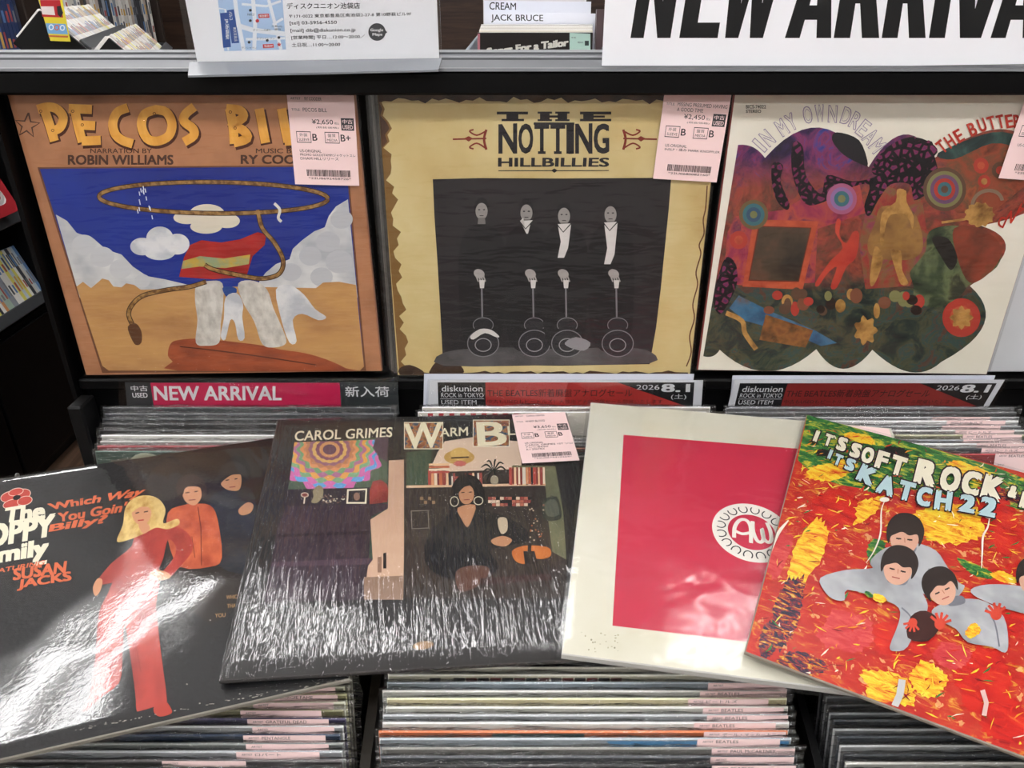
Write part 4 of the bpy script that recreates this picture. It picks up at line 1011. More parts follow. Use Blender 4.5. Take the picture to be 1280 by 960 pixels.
def art_splash(F):
    Z = lambda pts: [(800 + x / 2.667, 600 + y / 2.667) for x, y in pts]
    out = mat('#2c1a24', .6); cr = mat('#dcd6c0', .6); bl = mat('#a9c4c9', .6)
    F.poly([(1003, 516), (1060, 528), (1150, 555), (1240, 582), (1285, 600), (1290, 640), (1200, 622), (1130, 610), (1085, 612), (1050, 606), (1020, 596), (997, 575)], GREENSM)
    for x, y, rx, ry, m, r in ((1040, 588, 42, 14, YELSM, -12), (1075, 548, 26, 7, YELSM, 15), (1100, 600, 30, 16, GREENSM, -30), (1120, 566, 22, 9, mat('#191a18', .6), 10), (1030, 566, 14, 6, mat('#1b1c1c', .6), 0), (1215, 590, 40, 12, YELSM, 15), (1150, 580, 20, 8, GREENSM, 10),
                          (1075, 640, 40, 15, YELSM, -30), (1190, 655, 66, 30, YELSM, 8), (1250, 650, 30, 60, REDSM, -20), (1040, 640, 45, 30, REDSM, -20), (1010, 690, 22, 60, YELSM, 25), (1255, 750, 40, 60, REDSM, 0), (975, 690, 16, 40, PINKSM, 20),
                          (985, 760, 22, 55, DARKSM, 14), (1000, 830, 40, 18, DARKSM, 8), (960, 800, 14, 30, DARKSM, 10), (1060, 790, 45, 32, PINKSM, 0), (1130, 800, 50, 36, REDSM, 5), (1110, 860, 45, 24, YELSM, 20), (1160, 850, 30, 26, YELSM, 10), (1230, 850, 46, 46, REDSM, 0), (1190, 820, 30, 20, PINKSM, 0),
                          (1255, 900, 40, 40, REDSM, 0), (1262, 575 + 45, 20, 10, DARKSM, 20), (1220, 712, 30, 8, GREENSM, 25), (1095, 690, 16, 20, GREENSM, 10), (1255, 722, 22, 8, YELSM, 20)):
        blob(F, x, y, rx, ry, m, int(x + y), r)
    rnd = random.Random(17)
    sp = [mat('#e0c030', .45), mat('#c9281c', .45), mat('#e6dcc8', .45), mat('#2f7a3a', .45), mat('#d98420', .45), mat('#7d1216', .45), mat('#d9c94a', .45)]
    U, V, N = F.M.col[0].xyz, F.M.col[1].xyz, F.N
    D = Face(F.M, F.b, F.h, True)
    D.STEP = 1.5e-6
    for k in range(900):
        x, y = rnd.uniform(.004, .294), rnd.uniform(.004, .290); a = R(rnd.gauss(38, 28)) if rnd.random() < .75 else rnd.uniform(0, 6.28); l = rnd.uniform(.002, .011)
        dx, dy = l * math.cos(a), l * math.sin(a)
        if 0 < x + dx < .297 and 0 < y + dy < .297:
            D.line([(x, y), (x + dx * .5 + rnd.uniform(-.001, .001), y + dy * .5), (x + dx, y + dy)], rnd.uniform(.0005, .0016), sp[rnd.choice((0, 0, 1, 1, 2, 3, 4, 4, 5, 6))], 0, True)
    F.h = D.h
    wp = mat('#ded8ca', .45)
    for pts, w in (([(1106, 626), (1101, 640), (1100, 668), (1092, 690), (1082, 705)], 2), ([(1236, 648), (1234, 660), (1228, 672), (1227, 690), (1226, 712)], 2.6), ([(985, 652), (972, 668), (962, 690), (955, 705)], 5), ([(1000, 848), (1012, 842), (1006, 852)], 2)):
        F.line(pts, w, wp, 4, True)
    F.line([(1127, 851), (1124, 870), (1117, 892)], 9, mat('#b3b4b2', .45)); F.line([(1227, 864), (1232, 880), (1229, 896)], 6, mat('#c9a8a0', .45))
    F.ell(1105, 626, 6, 3, wp); F.ell(1236, 647, 6, 3, wp)
    # four grey-jumpered figures, plain
    gy = noisy('printed_grey_wool', [(.3, '#86888c'), (.6, '#a9abae'), (.8, '#96989c')], 30, 3); gd = mat('#70727a', .6); hr = mat('#2a201c', .6); sk = mat('#c99a84', .6); shd = mat('#3a1a16', .6)
    F.poly(Z([(1100, 370), (1160, 352), (1280, 360), (1400, 400), (1400, 470), (1240, 440), (1130, 400)]), gy, 3)
    F.poly(Z([(765, 285), (800, 240), (850, 222), (920, 215), (985, 240), (1020, 290), (1060, 345), (1080, 360), (1040, 400), (930, 380), (830, 330)]), gy, 3)
    F.poly(Z([(600, 330), (680, 305), (760, 300), (830, 290), (900, 330), (950, 400), (955, 440), (930, 470), (890, 560), (850, 575), (830, 560), (860, 480), (860, 430), (800, 400), (690, 370), (680, 405), (640, 400), (610, 370)]), gy, 3)
    F.poly(Z([(970, 440), (1010, 415), (1080, 400), (1150, 410), (1210, 460), (1225, 540), (1215, 580), (1170, 560), (1090, 545), (1050, 500), (990, 470)]), gy, 3)
    F.line(Z([(960, 300), (1000, 340), (1030, 370)]), 2, gd, 3); F.line(Z([(870, 430), (900, 460), (905, 500)]), 2, gd, 3); F.line(Z([(1150, 430), (1180, 480), (1195, 560)]), 2, gd, 3)
    F.poly(Z([(900, 460), (950, 440), (1000, 480), (960, 540), (890, 530)]), shd, 3)
    def head(x, y, rx, ry, rot):
        F.ell(x, y, rx, ry, sk, rot)
        c, s = math.cos(R(rot)), math.sin(R(rot))
        q = lambda a, b: (x + c * a * rx - s * b * ry, y + s * a * rx + c * b * ry)
        F.poly([q(-1.08, .45), q(-1.28, -.1), q(-1.2, -.75), q(-.7, -1.25), q(.1, -1.38), q(.85, -1.15), q(1.28, -.6), q(1.28, 0), q(1.05, .45), q(.98, 0), q(.8, -.22), q(.3, -.12), q(-.2, -.28), q(-.7, -.1), q(-.95, .05)], hr, 4)
        for e in (-.4, .38): F.line([q(e - .18, .12), q(e + .18, .12)], 1.8, hr); F.ell(*q(e, .14), 1.0, 1.0, hr, n=8)
        F.line([q(0, .05), q(.06, .32)], 1, mat('#a87058', .6)); F.line([q(-.28, .58), q(.28, .58)], 1.4, mat('#94473e', .6))
    F.poly(Z([(850, 215), (910, 210), (915, 245), (860, 250)]), gd, 3); head(1130, 673, 18, 22, 6)
    F.poly(Z([(830, 320), (890, 325), (880, 355), (825, 345)]), gd, 3); head(1122, 712, 18, 21, 14)
    F.poly(Z([(1020, 400), (1070, 390), (1080, 415), (1030, 425)]), gd, 3); head(1176, 738, 17, 21, -24)
    head(1290, 725, 17, 20, 8)
    def hand(x, y, s, rot):
        F.ell(x, y, 7 * s, 7 * s, mat('#c4402c', .6), n=16)
        for k in range(5):
            a = R(rot - 60 + 30 * k); F.line([(x + 4 * s * math.cos(a), y + 4 * s * math.sin(a)), (x + 15 * s * math.cos(a), y + 15 * s * math.sin(a))], 3.4 * s, mat('#c4402c', .6))
    hand(1174, 782, 1.0, -80); hand(1244, 770, 1.0, -100); hand(1140, 780, .8, 110)
    for x, y, rx, ry, m, r in ((1098, 750, 12, 6, YELSM, 20), (1215, 790, 14, 10, YELSM, -40), (1085, 745, 8, 4, GREENSM, 30)): blob(F, x, y, rx, ry, m, int(x), r, 24)
    # lettering
    l1 = [('I', 1020, 547, 5, 14, 22), ('T', 1035, 552, 10, 15, 20), ('S', 1052, 557, 12, 17, 20), ('S', 1069, 565, 13, 18, 18), ('O', 1084, 571, 15, 20, 17), ('F', 1102, 577, 15, 22, 17), ('T', 1122, 584, 19, 24, 17), ('R', 1157, 593, 27, 31, 14), ('O', 1187, 601, 25, 31, 13), ('C', 1213, 606, 23, 30, 13), ('K', 1240, 612, 26, 30, 16), ('&', 1265, 617, 11, 15, 16), ('I', 1278, 627, 7, 20, 16)]
    l2 = [('I', 1037, 570, 4, 12, 22), ('T', 1047, 577, 10, 14, 22), ('S', 1062, 583, 12, 15, 20), ('K', 1083, 596, 22, 22, 26), ('A', 1107, 609, 22, 24, 18), ('T', 1132, 616, 20, 24, 15), ('C', 1154, 623, 18, 24, 13), ('H', 1178, 628, 21, 24, 8), ('2', 1208, 632, 20, 22, 10), ('2', 1234, 636, 21, 24, 12)]
    for row, m in ((l1, cr), (l2, bl)):
        for ch, x, y, w, h, r in row: F.letter(ch, x, y, w, h, r, m, .07, out, 3.4)
    F.line([(1042, 547), (1044, 551)], 1.6, cr)
MK = lying_pose(.3893, .5084, -.4471, -.4396, .1813, .0048, .0084)
make_record('vinyl_record', 'red and yellow paint-splashed record with balloon lettering, lying at the right across the bins', MK, .298, .298, .003, PAINT, mat('#8f8578', .6), art_splash, FILM_TIGHT, .0002, 9, 6)

# ------------------------------------------------------------------ divider signs hung at the back of the rear bins
def sign_plane(Y): return Vector((0, Y, 1)), Vector((0, -1, 0))
def sign_face(bl, Y):
    o, n = sign_plane(Y); A = on_plane(bl[0], bl[1], o, n)
    return axes(A, Vector((1, 0, 0)), Vector((0, 0, 1)), Vector((0, -1, 0)))
def acrylic(F, quad, name, parent, z, t=.0016, m=None):
    P = [F.p(q) for q in quad]; b = MB()
    v = [p + (z,) for p in P] + [p + (z - t,) for p in P]
    b.add(v, [(0, 1, 2, 3), (7, 6, 5, 4)] + [(k, 4 + k, 4 + (k + 1) % 4, (k + 1) % 4) for k in range(4)], m or ACRYL)
    return b.build(name, parent)
def card(F, quad, m, z=0.0, t=.0006):
    P = [F.p(q) for q in quad]
    F.b.add([p + (z - t,) for p in P] + [p + (z,) for p in P], [(0, 1, 2, 3), (7, 6, 5, 4)] + [(k, 4 + k, 4 + (k + 1) % 4, (k + 1) % 4) for k in range(4)], m)
    F.h = max(F.h, z + 2e-5)

M = sign_face((160, 520), .7262)
t = thing('divider_sign', 'magenta and grey arrivals divider sign hung under the terracotta desert record', 'sign', M, 'divider signs under the ledge')
F = Face(M); GRD = mat('#33373a', .45); MAGS = mat('#bf2350', .45); LT = mat('#dfe0e2', .5)
q = [(160, 520), (499, 518), (497, 478), (156, 478)]
card(F, q, GRD); F.poly([(194, 519), (427, 518), (424.5, 478.5), (188, 478.5)], MAGS)
F.text('中古', [(163, 482), (184, 482), (185, 489), (164, 489)], LT, .008); F.text('USED', [(165, 491), (184, 491), (185, 497), (166, 497)], LT, .02)
F.text('NEW ARRIVAL', [(191.5, 482.5), (352, 482.5), (352, 500.5), (193, 500.5)], LT, .025); F.text('新入荷', [(431, 483), (486, 483), (487, 496), (432, 496)], LT, .008)
F.b.build('sign_card', t); tag(acrylic(F, [(150, 521), (500, 520), (498, 471.5), (149, 471.5)], 'acrylic_holder', t, .0022), 'clear acrylic holder')

def sale_sign(Y, bl, o, c, lab, dark, rear):
    M = sign_face(bl, Y); t = thing('divider_sign', lab, 'sign', M, 'divider signs under the ledge'); F = Face(M)
    card(F, o, mat('#d3d6dc', .4)); z0 = F.h
    tl, tr, br, bl_ = c
    def at(a, b):
        return tuple((1 - a) * (1 - b) * tl[k] + a * (1 - b) * tr[k] + a * b * br[k] + (1 - a) * b * bl_[k] for k in (0, 1))
    def rect(x0, y0, x1, y1, m): F.poly([at(x0, y1), at(x1, y1), at(x1, y0), at(x0, y0)], m)
    rd = mat(dark, .5); bk = mat('#17181b', .5); tx = mat('#2e1112', .5)
    rect(0, 0, 1, 1, rd); rect(0, 0, .186, 1, bk)
    F.poly([at(.70, 0), at(1, 0), at(1, 1), at(.975, 1)], bk)
    def txt(s, x0, y0, x1, y1, m, bold=0): F.text(s, [at(x0, y0), at(x1, y0), at(x1, y1), at(x0, y1)], m, bold)
    w = mat('#d8dadd', .5)
    txt('diskunion', .015, .13, .175, .38, w, .005); txt('ROCK in TOKYO', .012, .44, .178, .62, w, .0); rect(.008, .675, .18, .69, w); txt('USED ITEM', .012, .735, .15, .91, w)
    txt('THE BEATLES新着廃盤アナログセール', .193, .27, .76, .60, tx, .006); txt('中古もUSEDもビートルズ！大放出アナログ盤セール開催いたします', .193, .71, .88, .88, tx, 0)
    txt('2026', .775, .10, .865, .30, w); txt('8.1', .872, .06, .985, .40, w, .03); txt('(土)', .912, .48, .972, .72, w)
    F.b.build('sign_card', t)
    e = [(o[3][0] - 3, o[3][1] - 1.5), (o[2][0] + 3, o[2][1] - 1.5), (o[1][0] + 3, o[1][1]), (o[0][0] - 3, o[0][1])]
    tag(acrylic(F, e[::-1], 'acrylic_holder', t, .0022), 'clear acrylic holder')
    b = MB(); G = Face(M, b); card(G, rear, mat('#c4c9d6', .4), -.0010, .0006); b.build('rear_card', t)
    return t
sale_sign(.7262, (532, 516), [(534, 516), (876, 516), (879, 475.5), (538, 475.5)], [(547, 478), (868, 478), (866, 508), (548, 508)],
          'red and black dated sale sign hung under the parchment record', '#a8322f', [(529, 514), (862, 514), (868, 468), (530, 468)])
sale_sign(.7262, (911, 516), [(910, 508), (1236, 508), (1256, 475), (918, 475)], [(925, 479), (1246, 479), (1229, 508), (918, 508)],
          'red and black dated sale sign hung under the cream collage record', '#832523', [(912, 512), (1230, 512), (1245, 470), (916, 470)])

# ------------------------------------------------------------------ records standing in the bins
LEAN = R(12)
def bin_pose(x, Y, z, yaw=0.0):
    return axes((x, Y, z), (math.cos(yaw), math.sin(yaw), 0), (0, math.sin(LEAN), math.cos(LEAN)), (math.sin(yaw) * math.cos(LEAN), -math.cos(LEAN), math.sin(LEAN))) if not yaw else \
        Matrix.Translation((x, Y, z)) @ Matrix.Rotation(yaw, 4, 'Z') @ axes((0, 0, 0), (1, 0, 0), (0, math.sin(LEAN), math.cos(LEAN)), (0, -math.cos(LEAN), math.sin(LEAN)))
_jm = {}
BW = .308
def bin_jacket(c, art=None):
    k = (c, art)
    if k not in _jm:
        m = noisy('jacket_' + c.lstrip('#'), [(.3, c), (.7, c)], 10) if False else mat(c, .5)
        h = c.lstrip('#'); lt = '#' + ''.join('%02x' % min(255, int(int(h[i:i + 2], 16) * 1.3 + 22)) for i in (0, 2, 4))
        b = jacket_box(BW, .31, .0016, m, mat(lt, .55))
        F = Face(Matrix.Identity(4), b, .00004, True)
        if art == 'checks':
            for i in range(16):
                x = .032 + .0095 * i
                if i != 1: F.poly([(x, .296), (x + .0085, .296), (x + .0085, .3085), (x, .3085)], mat('#6a2c2c' if i % 2 else '#2a2426', .6))
        if art == 'stripes':
            for i in range(9):
                x = .010 + .0115 * i; F.poly([(x, .280), (x + .0055, .280), (x + .0055, .3095), (x, .3095)], mat('#b5303a', .6))
        if art == 'moon':
            F.ell(.052, .290, .021, .019, mat('#a9ad98', .6)); F.poly([(.005, .26), (.14, .26), (.14, .30), (.125, .309), (.07, .309)], mat('#262b2a', .6)); F.ell(.052, .290, .019, .017, mat('#a9ad98', .6))
            F.poly([(.14, .2), (.308, .2), (.308, .309), (.15, .309)], mat('#a87d5a', .6))
        if art == 'patch':
            F.poly([(.085, .28), (.155, .28), (.155, .309), (.085, .309)], mat('#2f4a48', .6))
        if art == 'sky':
            F.poly([(.19, .28), (.307, .28), (.307, .309), (.17, .309)], mat('#4f86b0', .6))
        _jm[k] = b.mesh('jacket')
    return _jm[k]
def bin_sleeve(seed):
    """film: front sheet with a loose crinkled right edge, folded over the top"""
    rnd = random.Random(seed); b = MB(); vs, fs = [], []
    nx, rows = 22, [0.0, .15, .27, .292, .302, .3085, .3125, .3135]
    for j, y in enumerate(rows):
        for i in range(nx + 1):
            x = -.003 + (BW + .006) * i / nx
            edge = 0.0
            if i == nx: edge = .004 + .006 * noise.noise(Vector((y * 40, seed * 3.3, 1)))
            if i == 0: edge = -.002 * abs(noise.noise(Vector((y * 60, seed, 2))))
            wz = .0005 + .0003 * noise.noise(Vector((x * 24, y * 30, seed * 1.7)))
            wy = .0024 * noise.noise(Vector((x * 30, seed * 2.1, 7))) if j >= 6 else 0
            z = wz if j < 6 else (.0004 if j == 6 else -.0009)
            vs.append((x + edge, y + wy, z))
    for i in range(nx + 1):
        x = -.003 + (BW + .006) * i / nx
        vs.append((x + (.005 if i == nx else 0), .3105 + .0012 * noise.noise(Vector((x * 30, seed * 4.1, 9))), -.0019))
    R_ = len(rows) + 1
    for j in range(R_ - 1):
        for i in range(nx):
            a = j * (nx + 1) + i; fs.append((a, a + 1, a + nx + 2, a + nx + 1))
    b.add(vs, fs, FILM_BIN, True)
    return b.mesh('plastic_sleeve')
SLEEVES = [bin_sleeve(k) for k in range(7)]
_tm = {}
def tab_mesh(txt):
    if txt not in _tm:
        F = Face(Matrix.Identity(4), MB(), 0.0, True); F.b.box(0, .062, -.082, 0, -.00015, 0, PINK)
        F.text('ARTIST', [(.004, -.0014), (.012, -.0014), (.012, -.0032), (.004, -.0032)], INK)
        if txt: F.text(txt, [(.014, -.0010), (.014 + min(.045, .0024 * len(txt) * (2 if ord(txt[0]) > 300 else 1)), -.0010), (.014 + min(.045, .0024 * len(txt) * (2 if ord(txt[0]) > 300 else 1)), -.0036), (.014, -.0036)], INK)
        F.text('TITLE:', [(.004, -.0115), (.011, -.0115), (.011, -.0133), (.004, -.0133)], INK)
        _tm[txt] = F.b.mesh('price_tag')
    return _tm[txt]
count = [0]
def bin_record(x, Y, Ztop, c, label, group, tab=None, tabx=.24, art=None, yaw=0.0):
    k = count[0]; count[0] += 1
    O = Vector((x, Y, Ztop)) - Vector((0, math.sin(LEAN), math.cos(LEAN))) * .31
    t = thing('vinyl_record', label, 'record', bin_pose(O.x, O.y, O.z, yaw), group)
    for n, me in (('jacket', bin_jacket(c, art)), ('plastic_sleeve', SLEEVES[k % 7])):
        o = bpy.data.objects.new(n, me); COL.objects.link(o); o.parent = t
    if tab is not None:
        o = bpy.data.objects.new('price_tag', tab_mesh(tab)); COL.objects.link(o); o.parent = t
        o.location = (tabx, .3115, .00100); o['label'] = 'pink price tag'
def tone(c):
    h = c.lstrip('#'); r, g, b_ = (int(h[i:i + 2], 16) for i in (0, 2, 4)); v = max(r, g, b_); s = v - min(r, g, b_)
    if s < 26: return 'black' if v < 50 else 'charcoal' if v < 95 else 'grey' if v < 165 else 'pale grey' if v < 200 else 'white'
    if r == v and b_ == min(r, g, b_): return 'brown' if v < 130 else ('orange' if r - g > 60 else 'cream')
    if r == v: return 'maroon'
    if g == v: return 'green'
    return 'navy' if v < 90 else 'blue'
def fill_bin(x0, rows, Yb, Zb, dY, slope, place, group, seed, jit=.0025, hidden=0):
    """rows run from the back (first) to the front (last)"""
    rnd = random.Random(seed); n = len(rows)
    for i, row in enumerate(rows):
        c, tab, tabx, art = (row + (None,) * 4)[:4]
        Y = Yb - dY * i; z = Zb - slope * dY * i
        lab = '%s %s record %s, %s from the front' % (tone(c), 'pink-tagged' if tab is not None else 'untagged', place, ORD[n - 1 - i])
        bin_record(x0 + rnd.uniform(-jit, jit), Y, z + rnd.uniform(-.0008, .0008), c, lab, group, tab, tabx if tabx else .243, art)

# rear bins (tops rise towards the ledge)
fill_bin(-.437, [('#2b2d30',), ('#3a3c40',), ('#26282b',), ('#1d1e20',), ('#1f2022',), ('#c9c9c4',), ('#8a8a86',), ('#7d3338',), ('#3f5048', None, None, 'moon')], .7225, EYE - .398, .0043, .98,
         'in the rear bin under the terracotta record', 'records in the left rear bin', 1)
fill_bin(-.098, [('#cfcac0',), ('#d5d0c4', None, None, 'stripes')], .7232, EYE - .398, .0040, .62,
         'at the very back of the middle rear bin', 'records in the middle rear bin', 2)
fill_bin(-.098, [('#c9c9c6',), ('#b8b8b4',), ('#55575a',), ('#8d5a4c',), ('#2b2b2d',), ('#7d7a74',), ('#4a3a38',)], .7085, EYE - .427, .0046, .35,
         'in the rear bin under the parchment record', 'records in the middle rear bin', 4)
fill_bin(.232, [('#56585a',), ('#4a4c4e',), ('#8d8f90', 'BEATLES', .215), ('#c9c9c9', 'ビートルズ', .232), ('#77797b', 'ビートルズ', .224), ('#a3a4a2', 'ビートルズ', .233), ('#8a8a6e', 'BEATLES', .240), ('#6d7074', 'ビートルズ', .240), ('#d5d5d2', 'BEATLES', .252), ('#3a3c40', 'ビートルズ', .256), ('#8a3438', 'BEATLES', .268)],
         .7225, EYE - .398, .0046, .62, 'in the rear bin under the collage record', 'records in the right rear bin', 3)
# front bins
FY, FZ = .4345, EYE - .4785
fill_bin(-.098, [('#9a988c',), ('#bdbaa8', None, None, 'checks'), ('#7f8a92', '', .250), ('#a9a9a4', 'BEATLES', .246), ('#c6bd98', 'ビートルズ', .232), ('#b9b9b0', 'BEATLES', .243), ('#93979a', 'BEATLES', .247), ('#cfcfca', 'BEATLES', .236), ('#b0613c', 'ポール・マッカートニー', .245, 'patch'), ('#8a9298', 'BEATLES', .238, 'sky'), ('#6d6c68', 'PAUL McCARTNEY', .246), ('#3a3d42', '', .244), ('#1d1e21', 'BEATLES', .245)],
         FY + .004, FZ + .002, .0051, .53, 'in the middle front bin', 'records in the middle front bin', 5, .0022)
fill_bin(-.437, [('#77756a',), ('#8a8878', 'CARPENTERS', .235), ('#9a9a86', '', .240), ('#9a9872', 'GEORGIE FAME', .240), ('#b9b6a0', '', .238), ('#6a684c', '', .230), ('#2f2a48', 'GRATEFUL DEAD', .234), ('#9d9fa0', '', .240), ('#1e2a3e', 'PENTANGLE', .236), ('#6a6e6c', '', .236), ('#8a8d92', 'ロバート', .230), ('#4a4648', '', .176), ('#1c1d20', '', .222)],
         FY + .002, FZ, .0051, .53, 'in the left front bin', 'records in the left front bin', 6, .0026)
fill_bin(.246, [('#2c2e30',), ('#3a3c3e',), ('#1c1d1f',), ('#4a4c4e',), ('#222426',), ('#5a5d60',), ('#1d2126',), ('#7a7c7e',), ('#2b3036',), ('#8d8f90',), ('#23262b',), ('#a3a39e',), ('#2a2b2d',)],
         FY, FZ, .0051, .53, 'in the right front bin', 'records in the right front bin', 7, .0022)

# ------------------------------------------------------------------ signs standing on the header rail
M = sign_face((249, 79), .7270)
t = thing('shop_sign', 'white shop information sheet with a small blue map, in a clear stand on the rail', 'sign', M)
F = Face(M); F.h = 2e-5
W0 = F.p((549, 75))[0]; HT = .150
pl = F.p((247, 79)); pr = F.p((549, 74))
F.b.add([(pl[0], pl[1], -.0004), (pr[0], pr[1], -.0004), (pr[0], HT, -.0004), (pl[0] - .004, HT, -.0004), (pl[0], pl[1], 0), (pr[0], pr[1], 0), (pr[0], HT, 0), (pl[0] - .004, HT, 0)], [(4, 5, 6, 7), (3, 2, 1, 0), (0, 1, 5, 4), (1, 2, 6, 5), (2, 3, 7, 6), (3, 0, 4, 7)], PAPER)
Z = lambda pts: [(230 + x / 3.879, y / 3.879) for x, y in pts]
mb_ = mat('#a9c6e8', .5); road = mat('#e4e9f0', .5); navy = mat('#1f4a94', .5); rdd = mat('#c9343c', .5); tk = mat('#2b2d33', .5)
F.poly(Z([(195, 248), (495, 240), (470, -110), (150, -110)]), mb_)
for pts, w in (([(240, -60), (255, 60), (290, 245)], 5), ([(165, 40), (200, 45), (215, 245)], 2), ([(330, -60), (345, 120), (340, 240)], 5), ([(400, -40), (440, 110), (470, 240)], 4), ([(250, 120), (330, 145), (490, 165)], 6), ([(280, 20), (400, 30), (470, 5)], 3), ([(300, 190), (400, 190), (490, 185)], 3), ([(430, 120), (480, 90)], 3)): F.line(Z(pts), w, road)
F.poly(Z([(190, 232), (228, 228), (212, 60), (175, 64)]), navy); F.poly(Z([(232, 210), (268, 208), (242, 45), (208, 50)]), navy)
F.text('JR池袋駅', Z([(216, 90), (219, 190), (200, 192), (197, 92)]), LT, .02); F.text('パルコ', Z([(232, 55), (238, 95), (222, 97), (217, 57)]), LT, .02); F.text('東武百貨店', Z([(252, 130), (260, 200), (244, 202), (238, 132)]), LT, .0)
F.poly(Z([(362, 88), (415, 86), (412, 66), (360, 68)]), rdd); F.text('明治通り', Z([(366, 72), (408, 70), (410, 82), (368, 84)]), LT, .02)
F.poly(Z([(384, 234), (436, 231), (434, 212), (382, 215)]), rdd); F.text('当店9F', Z([(388, 218), (430, 216), (432, 228), (390, 230)]), LT, .02)
star = []
for i in range(10):
    a = R(-90 + 36 * i); r = 13 if i % 2 == 0 else 5.4
    star.append((461 + r * math.cos(a), 216 + r * math.sin(a)))
F.poly(Z(star[::-1]), rdd)
for x, y, c in ((322, 50, tk), (356, 101, rdd), (316, 205, tk), (404, 196, tk), (460, 182, tk), (322, 100, tk)): F.ell(230 + x / 3.879, y / 3.879, 1.8 if c is tk else 2.3, 1.7 if c is tk else 2.2, c)
for s, x0, y0, x1 in (('PARCO', 308, 65, 342), ('グリーン大通り', 335, 140, 420), ('三菱UFJ', 424, 122, 475), ('銀行', 440, 137, 470), ('セブンイレブン', 352, 180, 440), ('サンシャイン', 280, 226, 352)): F.text(s, Z([(x0, y0), (x1, y0 + (x1 - x0) * .02), (x1, y0 + 11), (x0, y0 + 11)]), tk)
F.text('ディスクユニオン池袋店', Z([(497, 14), (853, 12), (853, 42), (500, 44)]), tk, .01)
F.text('〒171-0022 東京都豊島区南池袋2-27-8 第10野萩ビル9F', Z([(508, 70), (1102, 58), (1102, 76), (510, 88)]), tk, .006)
F.text('[tel] 03-5956-4550', Z([(512, 104), (741, 100), (741, 120), (514, 124)]), tk, .006)
F.text('[mail] dib@diskunion.co.jp', Z([(516, 139), (832, 135), (832, 157), (518, 160)]), tk, .006)
F.text('[営業時間] 平日…12:00〜20:00／', Z([(520, 173), (878, 167), (878, 188), (522, 194)]), tk, .006)
F.text('土日祝…11:00〜20:00', Z([(522, 208), (757, 205), (757, 224), (524, 228)]), tk, .006)
F.ell(230 + 936 / 3.879, 155 / 3.879, 10.8, 11, mat('#3b3d42', .5)); F.poly(Z([(976, 164), (986, 156), (976, 146)]), mat('#3b3d42', .5))
F.text('Google', Z([(904, 138), (966, 138), (966, 156), (904, 156)]), LT, .03); F.text('Maps', Z([(914, 160), (962, 160), (962, 177), (914, 177)]), LT, .03)
F.b.build('printed_sheet', t)
b = MB(); a0, a1 = pl[0] - .006, pr[0] + .0025; yb = pl[1] + .0002
SHEET = film('cloudy_acrylic', [((1, 1, 1), 30, 2, .1, .002)], .18, 1.0)
b.box(a0, a1, yb, HT + .004, .0010, .0024, ACRYL)
b.build('acrylic_stand', t)['label'] = 'clear acrylic upright'
FROST = mat('#7b7f85', .22, 0.0, .7)
lp = [F.p(q) for q in ((249, 79.5), (549, 74.5), (549, 93), (239, 99.5))]
b = MB(); v0 = on_plane(239, 100, (0, .7045, 0), Vector((0, -1, 0))); v1 = on_plane(549, 93, (0, .7045, 0), Vector((0, -1, 0)))
i0, i1 = F.I @ v0, F.I @ v1
vs = [(a0, pl[1] + .0012, .0026), (a1, pr[1] + .0012, .0026), (i1.x, i1.y + .0042, i1.z + .0055), (i0.x, i0.y + .0042, i0.z + .0055)]
b.add(vs + [(x, y - .0016, z) for x, y, z in vs], [(3, 2, 1, 0), (4, 5, 6, 7), (0, 1, 5, 4), (1, 2, 6, 5), (2, 3, 7, 6), (3, 0, 4, 7)], FROST)
b.build('stand_foot', t)['label'] = 'bent clear foot of the stand'

